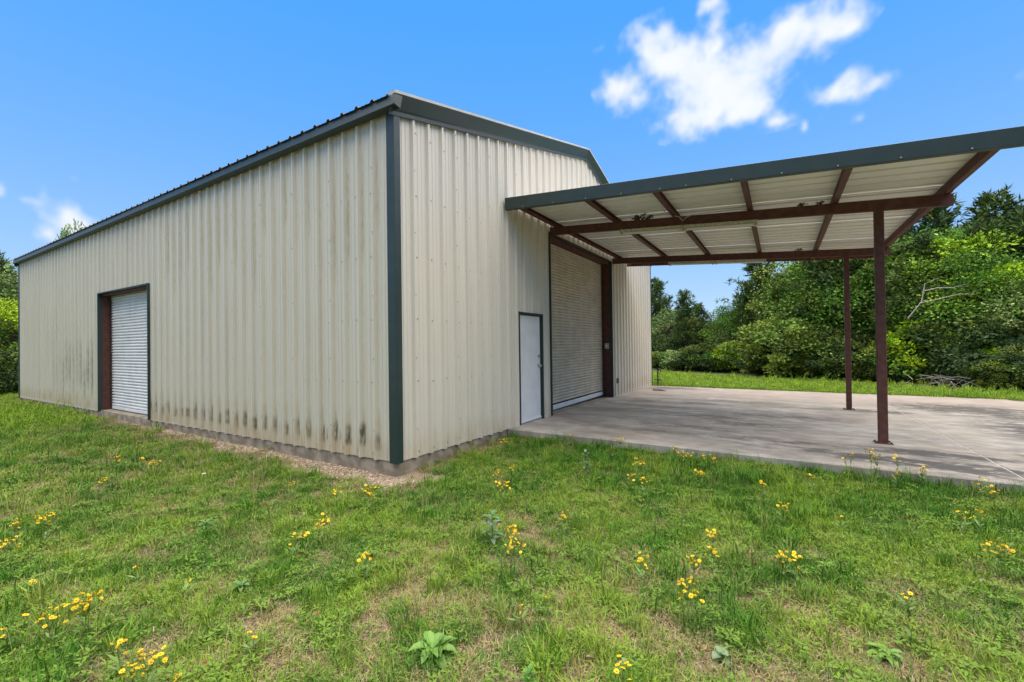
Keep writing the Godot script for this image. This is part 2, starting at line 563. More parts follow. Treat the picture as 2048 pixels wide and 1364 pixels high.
func build_ground():
	var xs := grades(-21.0, 13.0, 0.16, 400.0)
	var zs := grades(-18.0, 4.6, 0.16, 400.0)
	var nx := xs.size()
	var v := PackedVector3Array()
	var nrm := PackedVector3Array()
	var col := PackedColorArray()
	var idx := PackedInt32Array()
	for z in zs:
		for x in xs:
			var y := ground_y(x, z)
			v.append(Vector3(x, y, z))
			var e := 0.08
			nrm.append(Vector3(ground_y(x - e, z) - ground_y(x + e, z), 2.0 * e, ground_y(x, z - e) - ground_y(x, z + e)).normalized())
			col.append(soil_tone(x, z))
	for j in zs.size() - 1:
		for i in nx - 1:
			var a := j * nx + i
			idx.append_array(PackedInt32Array([a, a + 1, a + nx, a + 1, a + nx + 1, a + nx]))
	var arr := []
	arr.resize(Mesh.ARRAY_MAX)
	arr[Mesh.ARRAY_VERTEX] = v
	arr[Mesh.ARRAY_NORMAL] = nrm
	arr[Mesh.ARRAY_COLOR] = col
	arr[Mesh.ARRAY_INDEX] = idx
	var am := ArrayMesh.new()
	am.add_surface_from_arrays(Mesh.PRIMITIVE_TRIANGLES, arr)
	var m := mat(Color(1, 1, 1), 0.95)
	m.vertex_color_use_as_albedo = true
	m.albedo_texture = mottle(41, 0.06, Color(0.52, 0.50, 0.46), Color(1, 1, 1), 512)
	m.uv1_triplanar = true
	m.uv1_world_triplanar = true
	m.uv1_scale = Vector3.ONE * 1.7
	am.surface_set_material(0, m)
	var o := put("ground", am, self)
	o.set_meta("kind", "structure")

# ------------------------------------------------------------------ concrete
func slab_material() -> StandardMaterial3D:
	var w := 1280
	var h := 960
	var px := PackedByteArray()
	px.resize(w * h * 3)
	# uv covers x 0..13, z -2.4..-12.2
	var stains := [[5.62, -3.7, 0.75, 0.22, 0.8], [5.5, -3.05, 1.0, 0.28, 0.75], [5.9, -2.75, 0.7, 0.16, 0.5], [4.6, -3.2, 1.3, 0.22, 0.4], [5.7, -8.0, 0.6, 0.3, 0.55], [4.7, -7.9, 0.8, 0.25, 0.3], [7.4, -9.3, 1.2, 0.9, 0.75], [8.6, -8.3, 1.4, 0.8, 0.75], [7.5, -6.4, 0.6, 1.3, 0.6], [9.0, -6.5, 1.2, 1.2, 0.55], [7.0, -4.2, 0.6, 0.7, 0.4], [4.0, -6.3, 1.4, 0.4, 0.34], [3.0, -8.4, 1.3, 0.3, 0.3], [0.95, -11.5, 0.8, 0.35, 0.7], [0.6, -10.9, 0.4, 0.2, 0.6], [2.25, -7.6, 0.5, 0.22, 0.45], [1.1, -7.5, 0.5, 0.35, 0.3], [1.7, -6.6, 1.0, 0.25, 0.35], [2.7, -5.6, 1.2, 0.35, 0.32], [3.4, -5.0, 0.9, 0.3, 0.34], [2.6, -4.2, 1.0, 0.2, 0.3], [3.9, -3.6, 1.1, 0.25, 0.34], [2.2, -3.5, 0.9, 0.2, 0.25]]
	for y in h:
		var z := -2.4 - (y + 0.5) / h * 9.8
		for x in w:
			var xx := (x + 0.5) / w * 13.0
			var n1 := noise_a.get_noise_2d(xx * 28.0, z * 42.0)
			var n2 := noise_b.get_noise_2d(xx * 90.0, z * 150.0)
			var n3 := noise_c.get_noise_2d(xx * 420.0, z * 700.0)
			var c := Vector3(0.605, 0.592, 0.568) * (1.0 + 0.20 * n1 + 0.15 * n2 + 0.09 * n3)
			var warm := clampf(0.42 + 0.9 * noise_c.get_noise_2d(xx * 9.0, z * 16.0), 0.0, 1.0)
			c = c.lerp(Vector3(0.57, 0.515, 0.455), warm * 0.36)
			if z < -9.24:
				c = c.lerp(Vector3(0.58, 0.525, 0.495), 0.5)
			var s := 0.0
			for st in stains:
				var dx: float = (xx - st[0]) / st[2]
				var dz: float = (z - st[1]) / st[3]
				var q := dx * dx + dz * dz
				if q < 4.0:
					s = maxf(s, st[4] * exp(-q) )
			if s > 0.02:
				var grain := 0.55 + 1.6 * noise_b.get_noise_2d(xx * 60.0, z * 130.0) + 1.0 * noise_c.get_noise_2d(xx * 170.0, z * 400.0)
				s = clampf(1.6 * s * clampf(grain + s * 0.9, 0.0, 1.3), 0.0, 0.9)
				c = c.lerp(Vector3(0.25, 0.245, 0.24), s)
			var i := (y * w + x) * 3
			px[i] = int(clampf(c.x, 0.0, 1.0) * 255.0)
			px[i + 1] = int(clampf(c.y, 0.0, 1.0) * 255.0)
			px[i + 2] = int(clampf(c.z, 0.0, 1.0) * 255.0)
	var m := mat(Color(1, 1, 1), 0.66)
	m.albedo_texture = image_tex(w, h, px)
	m.normal_enabled = true
	var f := FastNoiseLite.new()
	f.seed = 61
	f.frequency = 0.02
	f.fractal_octaves = 5
	var t := NoiseTexture2D.new()
	t.noise = f
	t.as_normal_map = true
	t.bump_strength = 1.2
	t.width = 512
	t.height = 512
	m.normal_texture = t
	m.normal_scale = 0.25
	m.metallic_specular = 0.4
	return m

func slab_piece(called: String, x0: float, x1: float, z0: float, z1: float, m: Material, wobble := false):
	var b := MB.new()
	var uv := func(p: Vector3) -> Vector2: return Vector2(p.x / 13.0, (-2.4 - p.z) / 9.8)
	var ch := 0.012
	var steps := 24 if wobble else 1
	var rings := []
	for i in steps + 1:
		var x := lerpf(x0, x1, float(i) / steps)
		var dz := 0.008 * noise_a.get_noise_1d(x * 60.0) if wobble else 0.0
		var s := slab_y(x, z0)
		var s2 := slab_y(x, z1)
		rings.append(PackedVector3Array([Vector3(x, -0.45, z0 + dz), Vector3(x, s - ch, z0 + dz), Vector3(x, s, z0 + dz - ch), Vector3(x, s2, z1 + ch), Vector3(x, s2 - ch, z1), Vector3(x, -0.45, z1)]))
	for i in steps:
		for k in 5:
			var a: Vector3 = rings[i][k]
			var c: Vector3 = rings[i + 1][k]
			var d: Vector3 = rings[i + 1][k + 1]
			var e: Vector3 = rings[i][k + 1]
			b.quad(a, c, d, e, uv.call(a), uv.call(c), uv.call(d), uv.call(e))
	for e in [0, steps]:
		var q: PackedVector3Array = rings[e]
		for k in range(1, 5):
			b.tri(q[0], q[k], q[k + 1])
	structure(called, b, m)

func build_slab():
	var m := slab_material()
	slab_piece("concrete_slab", 0.02, 6.11, -2.5, -9.21, m, true)
	slab_piece("concrete_slab", 0.02, 6.11, -9.218, -12.15, m)
	slab_piece("concrete_slab", 6.132, 15.0, -2.53, -12.2, m, true)
	var b := MB.new()
	b.quad(Vector3(6.108, slab_y(6.1, -2.5) - 0.004, -2.52), Vector3(6.134, slab_y(6.1, -2.5) - 0.004, -2.52), Vector3(6.134, slab_y(6.1, -12.1) - 0.004, -12.14), Vector3(6.108, slab_y(6.1, -12.1) - 0.004, -12.14))
	structure("expansion_joint", b, M.joint)

# ------------------------------------------------------------------ building
# depth of the wall sheet at a distance along the wall
func sheet_profile(first: float, lo: float, hi: float, extra: Array, plain := false) -> Array:
	var pts := {}
	for q in [lo, hi]: pts[q] = 0.0
	for q in extra:
		if q > lo and q < hi: pts[q] = 0.0
	var k := int(floor((lo - first) / PITCH)) - 1
	while first + k * PITCH < hi + PITCH:
		var c := first + k * PITCH
		for o in [-0.036, -0.016, 0.016, 0.036] if plain else [-0.036, -0.016, 0.016, 0.036, 0.095, 0.103, 0.113, 0.121, 0.163, 0.171, 0.181, 0.189]:
			if c + o > lo and c + o < hi: pts[c + o] = 0.0
		k += 1
	var us := pts.keys()
	us.sort()
	return us

func sheet_depth(first: float, u: float, plain := false) -> float:
	var f := fposmod(u - first + 0.0915, PITCH) - 0.0915
	if f < 0.0915:
		var a := absf(f)
		if a <= 0.016: return 0.043
		if a < 0.036: return 0.043 * (0.036 - a) / 0.020
		return 0.0
	if plain: return 0.0
	for c in [0.108, 0.176]:
		var a := absf(f - c)
		if a <= 0.005: return 0.008
		if a < 0.013: return 0.008 * (0.013 - a) / 0.008
	return 0.0

func wall_sheets(parent: Node, origin: Vector3, along: Vector3, out: Vector3, len_: float, tall: float, first: float, base: Callable, top: Callable, holes: Array, m: Material, flip: bool):
	var cuts := [LEN_END * 0.5] if len_ == LEN_END else []
	for q in holes:
		cuts.append(q[0]); cuts.append(q[1])
	var seam := first - PITCH * 0.5 - 0.03
	var k := 0
	while true:
		var lo := maxf(seam + (k) * PITCH * 3.0 - PITCH * 3.0 + PITCH * 1.5, 0.0)
		var hi := minf(seam + (k + 1) * PITCH * 3.0 - PITCH * 3.0 + PITCH * 1.5, len_)
		k += 1
		if hi <= 0.02: continue
		if lo >= len_ - 0.01: break
		var b := MB.new()
		var us := sheet_profile(first, lo, hi, cuts)
		var lift := 0.012 + 0.0016 * (k % 2)
		for i in us.size() - 1:
			var ua: float = us[i]
			var ub: float = us[i + 1]
			if ub - ua < 1e-4: continue
			var mid := (ua + ub) * 0.5
			var spans := [[base.call(ua), base.call(ub), top.call(ua), top.call(ub)]]
			for q in holes:
				if mid > q[0] and mid < q[1]:
					spans = [[q[2], q[2], top.call(ua), top.call(ub)]]
			for s in spans:
				var da := sheet_depth(first, ua + 0.00001) + lift
				var db := sheet_depth(first, ub - 0.00001) + lift
				var p0: Vector3 = origin + along * ua + out * da + Vector3.UP * s[0]
				var p1: Vector3 = origin + along * ub + out * db + Vector3.UP * s[1]
				var p2: Vector3 = origin + along * ub + out * db + Vector3.UP * s[3]
				var p3: Vector3 = origin + along * ua + out * da + Vector3.UP * s[2]
				var t0 := Vector2(ua / len_, 1.0 - s[0] / tall)
				var t1 := Vector2(ub / len_, 1.0 - s[1] / tall)
				var t2 := Vector2(ub / len_, 1.0 - s[3] / tall)
				var t3 := Vector2(ua / len_, 1.0 - s[2] / tall)
				if flip:
					b.quad(p1, p0, p3, p2, t1, t0, t3, t2)
				else:
					b.quad(p0, p1, p2, p3, t0, t1, t2, t3)
		if b.v.size() > 0:
			part("wall_panel", b, m, parent)

func fasteners(parent: Node, origin: Vector3, along: Vector3, out: Vector3, len_: float, first: float, rows: Array, base: Callable, top: Callable, holes: Array):
	var b := MB.new()
	var k := 0
	while first + k * PITCH < len_ - 0.1:
		for r in rows:
			var u: float = first + k * PITCH + 0.068
			var y: float = r + base.call(u) + rng.randf_range(-0.012, 0.012)
			if y > top.call(u) - 0.25: continue
			var skip := false
			for q in holes:
				if u > q[0] - 0.06 and u < q[1] + 0.06 and y < q[2] + 0.06: skip = true
			if skip: continue
			b.disc_cyl(origin + along * u + out * 0.012 + Vector3.UP * y, out, 0.0115, 0.010, 6)
			if k % 3 == 0:
				b.disc_cyl(origin + along * (u - 0.068) + out * 0.056 + Vector3.UP * (y + 0.3), out, 0.008, 0.007, 6)
		k += 1
	var o := part("fasteners", b, M.screw, parent)
	o.set_meta("kind", "stuff")

func curtain(b: MB, origin: Vector3, along: Vector3, out: Vector3, width: float, y0: float, y1: float, pitch: float):
	var y := y0
	var i := 0
	while y < y1 - 0.01:
		var prof := [[0.0, -0.014], [0.006, 0.006], [0.018, 0.016], [0.032, 0.018], [0.047, 0.014], [0.057, 0.002], [0.0605, -0.014], [pitch, -0.014]]
		for k in prof.size() - 1:
			var a: Vector3 = origin + Vector3.UP * (y + prof[k][0]) + out * prof[k][1]
			var c: Vector3 = origin + Vector3.UP * (y + prof[k + 1][0]) + out * prof[k + 1][1]
			b.quad(a, a + along * width, c + along * width, c)
		# slat ends stick out unevenly at the guide
		y += pitch
		i += 1

func build_building():
	var bld := thing("metal_building", "beige ribbed metal workshop building with dark green trim and two roll-up doors", "building")
	var X := Vector3.RIGHT
	var Z := Vector3.BACK
	var hole_side := [[7.12, 9.97, 2.78]]
	var hole_end := [[2.90, 3.76, 1.99], [4.17, 7.95, 3.68]]
	# footing
	var f := MB.new()
	var corners := [Vector3(0, 0.03, 0), Vector3(-LEN_SIDE, -0.07, 0), Vector3(-LEN_SIDE, -0.17, -LEN_END), Vector3(0, -0.1, -LEN_END)]
	for i in 4:
		var a: Vector3 = corners[i]
		var c: Vector3 = corners[(i + 1) % 4]
		var inward: Vector3 = [Vector3(0, 0, -0.3), Vector3(0.3, 0, 0), Vector3(0, 0, 0.3), Vector3(-0.3, 0, 0)][i]
		var d := (c - a).normalized()
		d.y = 0.0
		if i % 2 == 1:
			a += Vector3(0, 0, -0.301) if i == 1 else Vector3(0, 0, 0.301)
			c += Vector3(0, 0, 0.301) if i == 1 else Vector3(0, 0, -0.301)
		var ring := func(p: Vector3) -> PackedVector3Array:
			return PackedVector3Array([Vector3(p.x, -0.6, p.z), Vector3(p.x, p.y - 0.012, p.z), Vector3(p.x, p.y, p.z) + inward * 0.04, Vector3(p.x, p.y, p.z) + inward, Vector3(p.x, -0.6, p.z) + inward])
		f.prism(ring.call(a), ring.call(c))
	part("foundation", f, M.foundation, bld)
	# wall sheets
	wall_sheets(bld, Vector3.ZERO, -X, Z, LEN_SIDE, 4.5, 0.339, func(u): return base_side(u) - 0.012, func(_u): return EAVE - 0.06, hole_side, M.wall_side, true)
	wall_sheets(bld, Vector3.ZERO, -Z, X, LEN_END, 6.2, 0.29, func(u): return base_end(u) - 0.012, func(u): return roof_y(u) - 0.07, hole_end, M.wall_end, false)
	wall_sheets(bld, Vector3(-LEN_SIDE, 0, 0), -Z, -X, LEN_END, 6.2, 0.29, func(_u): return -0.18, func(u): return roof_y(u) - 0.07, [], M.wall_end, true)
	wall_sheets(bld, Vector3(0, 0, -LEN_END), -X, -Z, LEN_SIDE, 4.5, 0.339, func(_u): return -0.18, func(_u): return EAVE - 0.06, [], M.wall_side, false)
	fasteners(bld, Vector3.ZERO, -X, Z, LEN_SIDE, 0.339, [0.06, 0.95, 1.75, 2.55, 3.35], base_side, func(_u): return EAVE, hole_side)
	fasteners(bld, Vector3.ZERO, -Z, X, LEN_END, 0.29, [0.06, 0.95, 1.75, 2.55, 3.35, 4.15], base_end, roof_y, hole_end)
	# roof sheets: ribs run down the slope, ends show as bumps along the eave
	var nroof := int(ceil(LEN_SIDE / (PITCH * 3.0)))
	for side in 2:
		for k in nroof:
			var lo := -0.06 + k * PITCH * 3.0
			var hi := minf(lo + PITCH * 3.0, LEN_SIDE + 0.06)
			var b := MB.new()
			var us := sheet_profile(0.2, lo, hi, [])
			var r0 := PackedVector3Array()
			var r1 := PackedVector3Array()
			var g := rng.randf_range(-0.004, 0.004)
			for u in us:
				var dep := sheet_depth(0.2, u) * 0.7 + 0.0016 * (k % 2)
				var za := 0.165 + g
				var zb := -LEN_END * 0.5
				if side == 1:
					za = -LEN_END - 0.165 - g
				var x: float = -u
				r0.append(Vector3(x, EAVE - ROOF_SLOPE * 0.155 + 0.012 + dep, za))
				r1.append(Vector3(x, EAVE + ROOF_SLOPE * LEN_END * 0.5 + 0.012 + dep, zb))
			if side == 1:
				b.strip(r0, r1)
			else:
				b.strip(r1, r0)
			part("roof_panel", b, M.galv, bld)
	var rc := MB.new()
	var py := EAVE + ROOF_SLOPE * LEN_END * 0.5 + 0.055
	var ra := PackedVector3Array()
	var rb := PackedVector3Array()
	for q in [[0.16, -0.045], [0.02, -0.004], [0.0, 0.0], [-0.02, -0.004], [-0.16, -0.045]]:
		ra.append(Vector3(0.11, py + q[1], -LEN_END * 0.5 + q[0]))
		rb.append(Vector3(-LEN_SIDE - 0.11, py + q[1], -LEN_END * 0.5 + q[0]))
	rc.strip(ra, rb)
	part("ridge_cap", rc, M.trim, bld)
	# eave trims (side walls) and rake trims (end walls)
	for s in [0, 1]:
		var b := MB.new()
		var zo: float = 0.0 if s == 0 else -LEN_END
		var sg: float = 1.0 if s == 0 else -1.0
		var prof := [[0.057, -0.165], [0.068, -0.165], [0.142, -0.150], [0.154, -0.146], [0.140, -0.030], [0.132, -0.024], [0.02, -0.006]]
		var p0 := PackedVector3Array()
		var p1 := PackedVector3Array()
		for q in prof:
			p0.append(Vector3(0.174, EAVE + q[1], zo + sg * q[0]))
			p1.append(Vector3(-LEN_SIDE - 0.174, EAVE + q[1], zo + sg * q[0]))
		if s == 0: b.strip(p1, p0)
		else: b.strip(p0, p1)
		for ends in [p0, p1]:
			for i in range(1, 6): b.tri(ends[0], ends[i], ends[i + 1])
		part("eave_trim", b, M.trim, bld)
	for e in [0, 1]:
		var xo: float = 0.0 if e == 0 else -LEN_SIDE
		var sg: float = 1.0 if e == 0 else -1.0
		for half in [0, 1]:
			var b := MB.new()
			var t := MB.new()
			var prof := [[0.056, -0.205], [0.068, -0.200], [0.070, -0.150], [0.085, -0.135], [0.168, 0.018], [0.170, 0.028]]
			var cap := [[0.172, 0.024], [0.172, 0.058], [0.150, 0.062], [0.03, 0.062]]
			var za: float = 0.135 if half == 0 else -LEN_END - 0.135
			var zm := -LEN_END * 0.5
			for j in 2:
				var pr: Array = prof if j == 0 else cap
				var p0 := PackedVector3Array()
				var p1 := PackedVector3Array()
				for q in pr:
					p0.append(Vector3(xo + sg * q[0], EAVE - ROOF_SLOPE * 0.135 + q[1], za))
					p1.append(Vector3(xo + sg * q[0], EAVE + ROOF_SLOPE * LEN_END * 0.5 + q[1], zm))
				var tgt: MB = b if j == 0 else t
				if j == 1:
					tgt.quad(p0[0], p0[1], p0[3], p0[3] - Vector3(0, 0.045, 0))
				else:
					for i in range(1, 5): tgt.tri(p0[0], p0[i], p0[i + 1])
				if (half == 0) == (e == 0): tgt.strip(p0, p1)
				else: tgt.strip(p1, p0)
			part("rake_trim", b, M.trim, bld)
			part("rake_cap", t, M.cap, bld)
	# corner trims
	for q in [[0.0, 0.0, 1.0, 1.0], [-LEN_SIDE, 0.0, -1.0, 1.0], [0.0, -LEN_END, 1.0, -1.0], [-LEN_SIDE, -LEN_END, -1.0, -1.0]]:
		var b := MB.new()
		var prof := [[-0.078, 0.014], [-0.073, 0.058], [-0.06, 0.060], [0.054, 0.060], [0.060, 0.054], [0.060, -0.035], [0.058, -0.046], [0.014, -0.050]]
		var p0 := PackedVector3Array()
		var p1 := PackedVector3Array()
		var yb := base_side(-q[0]) if q[1] == 0.0 else -0.11
		for w in prof:
			p0.append(Vector3(q[0] + q[2] * w[0], yb - 0.02, q[1] + q[3] * w[1]))
			p1.append(Vector3(q[0] + q[2] * w[0], EAVE - 0.10, q[1] + q[3] * w[1]))
		if q[2] * q[3] > 0.0: b.strip(p0, p1)
		else: b.strip(p1, p0)
		part("corner_trim", b, M.trim, bld)
	build_side_door(bld)
	build_end_door(bld)
	build_entry_door(bld)

func frame_trim(bld: Node, origin: Vector3, along: Vector3, out: Vector3, a: float, b_: float, y0a: float, y0b: float, y1: float, wid: float):
	# thin folded trim round an opening
	var spec := [[a - wid, a, y0a, y1 + wid], [b_, b_ + wid, y0b, y1 + wid]]
	for s in spec:
		var t := MB.new()
		obox(t, origin, along, out, s[0], s[1], s[2], s[3], -0.02, 0.062)
		part("door_trim", t, M.trim, bld)
	var h := MB.new()
	obox(h, origin, along, out, a + 0.001, b_ - 0.001, y1, y1 + wid - 0.002, -0.02, 0.066)
	part("door_trim", h, M.trim, bld)

func obox(b: MB, origin: Vector3, along: Vector3, out: Vector3, u0: float, u1: float, y0: float, y1: float, d0: float, d1: float):
	var p := origin + along * u0 + out * d0 + Vector3.UP * y0
	var q := origin + along * u1 + out * d1 + Vector3.UP * y1
	b.box(Vector3(minf(p.x, q.x), minf(p.y, q.y), minf(p.z, q.z)), Vector3(maxf(p.x, q.x), maxf(p.y, q.y), maxf(p.z, q.z)), 0.003)

func build_side_door(bld: Node):
	var along := Vector3.LEFT
	var out := Vector3.BACK
	var y0 := -0.02
	frame_trim(bld, Vector3.ZERO, along, out, 7.12, 9.97, y0, -0.04, 2.78, 0.024)
	var d := Node3D.new()
	d.name = "roll_up_door"
	bld.add_child(d, true)
	d.set_meta("label", "white slatted roll-up door in the long side wall")
	var j := MB.new()
	obox(j, Vector3.ZERO, along, out, 7.06, 7.12, y0, 2.86, -0.28, -0.021)
	part("jamb", j, M.red_iron, d)
	var j2 := MB.new()
	obox(j2, Vector3.ZERO, along, out, 9.97, 10.03, y0 - 0.02, 2.86, -0.28, -0.021)
	part("jamb", j2, M.red_iron, d)
	var h := MB.new()
	obox(h, Vector3.ZERO, along, out, 7.121, 9.969, 2.74, 2.80, -0.28, -0.025)
	part("header", h, M.red_iron, d)
	var h2 := MB.new()
	obox(h2, Vector3.ZERO, along, out, 7.121, 9.969, 2.66, 2.735, -0.26, -0.215)
	part("hood", h2, M.dark_iron, d)
	var c := MB.new()
	curtain(c, Vector3(-10.0, 0.075, -0.205), Vector3.RIGHT, out, 2.9, 0.0, 2.72, 0.068)
	part("curtain", c, M.white_curtain, d)
	var bb := MB.new()
	obox(bb, Vector3.ZERO, along, out, 7.125, 9.965, 0.005, 0.072, -0.215, -0.185)
	part("bottom_bar", bb, M.white_curtain, d)
	var g := MB.new()
	obox(g, Vector3.ZERO, along, out, 9.93, 9.968, 0.0, 2.66, -0.24, -0.17)
	part("guide", g, M.dark_iron, d)
	var sl := MB.new()
	obox(sl, Vector3.ZERO, along, out, 7.12, 9.97, -0.30, -0.012, -0.5, 0.012)
	part("sill", sl, M.foundation, d)
	var sl2 := MB.new()
	obox(sl2, Vector3.ZERO, along, out, 7.125, 9.965, -0.01, 0.004, -0.24, -0.17)
	part("rubber_seal", sl2, M.hydrant, d)

func build_end_door(bld: Node):
	var along := Vector3.FORWARD
	var out := Vector3.RIGHT
	var ya := base_end(4.17)
	var yb := base_end(7.95)
	frame_trim(bld, Vector3.ZERO, along, out, 4.17, 7.95, ya, yb, 3.68, 0.026)
	var d := Node3D.new()
	d.name = "roll_up_door"
	bld.add_child(d, true)
	d.set_meta("label", "wide tan slatted roll-up door under the canopy")
	var j := MB.new()
	obox(j, Vector3.ZERO, along, out, 4.10, 4.17, ya - 0.1, 3.75, -0.30, -0.021)
	part("jamb", j, M.dark_iron, d)
	var j2 := MB.new()
	obox(j2, Vector3.ZERO, along, out, 7.95, 8.03, yb - 0.1, 3.75, -0.30, -0.021)
	part("jamb", j2, M.red_iron, d)
	var h := MB.new()
	obox(h, Vector3.ZERO, along, out, 4.171, 7.949, 3.62, 3.70, -0.30, -0.025)
	part("header", h, M.red_iron, d)
	var c := MB.new()
	curtain(c, Vector3(-0.245, 0.125, -4.15), Vector3.FORWARD, out, 3.83, 0.0, 3.55, 0.068)
	part("curtain", c, M.tan_curtain, d)
	var bb := MB.new()
	obox(bb, Vector3.ZERO, along, out, 4.175, 7.945, 0.0, 0.10, -0.252, -0.228)
	part("bottom_bar", bb, M.white, d)
	var sl := MB.new()
	obox(sl, Vector3.ZERO, along, out, 4.175, 7.945, -0.06, -0.002, -0.256, -0.218)
	part("rubber_seal", sl, M.hydrant, d)
	var g := MB.new()
	obox(g, Vector3.ZERO, along, out, 7.90, 7.948, -0.03, 3.62, -0.28, -0.212)
	part("guide", g, M.dark_iron, d)
	var fl := MB.new()
	obox(fl, Vector3.ZERO, along, out, 4.17, 7.95, -0.5, -0.062, -0.6, 0.018)
	part("threshold", fl, M.foundation, d)

func build_entry_door(bld: Node):
	var along := Vector3.FORWARD
	var out := Vector3.RIGHT
	var ya := base_end(2.9)
	frame_trim(bld, Vector3.ZERO, along, out, 2.90, 3.76, ya - 0.01, base_end(3.76) - 0.01, 1.99, 0.03)
	var d := Node3D.new()
	d.name = "entry_door"
	bld.add_child(d, true)
	d.set_meta("label", "plain white steel entry door with knob and deadbolt")
	var s := MB.new()
	obox(s, Vector3.ZERO, along, out, 2.925, 3.735, 0.045, 1.965, -0.035, 0.010)
	part("door_leaf", s, M.white, d)
	var fr := MB.new()
	obox(fr, Vector3.ZERO, along, out, 2.901, 2.922, 0.0, 1.989, -0.06, 0.03)
	obox(fr, Vector3.ZERO, along, out, 3.738, 3.759, 0.0, 1.989, -0.06, 0.03)
	obox(fr, Vector3.ZERO, along, out, 2.9225, 3.7375, 1.968, 1.989, -0.06, 0.03)
	part("door_frame", fr, M.trim, d)
	var sw := MB.new()
	obox(sw, Vector3.ZERO, along, out, 2.923, 3.737, 0.012, 0.043, -0.03, 0.026)
	part("door_sweep", sw, M.white, d)
	var th := MB.new()
	obox(th, Vector3.ZERO, along, out, 2.90, 3.76, -0.12, 0.009, -0.12, 0.019)
	part("threshold", th, M.foundation, d)
	for q in [[1.02, 0.033, 0.012], [1.205, 0.030, 0.016]]:
		var r := MB.new()
		r.disc_cyl(Vector3(0.010, q[0], -3.66), out, q[1], q[2], 16)
		var o := part("deadbolt" if q[0] > 1.1 else "door_knob", r, M.steel, d)
		var k := MB.new()
		if q[0] < 1.1:
			k.tube(PackedVector3Array([Vector3(0.02, q[0], -3.66), Vector3(0.045, q[0], -3.66), Vector3(0.052, q[0], -3.66), Vector3(0.07, q[0], -3.66), Vector3(0.08, q[0], -3.66)]), PackedFloat32Array([0.012, 0.012, 0.024, 0.027, 0.018]), 14)
			part("knob_ball", k, M.steel, o)
		else:
			k.disc_cyl(Vector3(0.026, q[0], -3.66), out, 0.015, 0.008, 12)
			part("lock_cylinder", k, M.steel, o)

# ------------------------------------------------------------------ canopy
func sloped_box(b: MB, x0: float, x1: float, top: Callable, depth: float, z0: float, z1: float):
	var ring := func(x: float) -> PackedVector3Array:
		var y: float = top.call(x)
		var e := 0.006
		return PackedVector3Array([Vector3(x, y - depth, z0 - e), Vector3(x, y - depth, z1 + e), Vector3(x, y - depth + e, z1), Vector3(x, y - e, z1), Vector3(x, y, z1 + e), Vector3(x, y, z0 - e), Vector3(x, y - e, z0), Vector3(x, y - depth + e, z0)])
	var a: PackedVector3Array = ring.call(x0)
	var c: PackedVector3Array = ring.call(x1)
	a.reverse()
	c.reverse()
	b.prism(a, c)

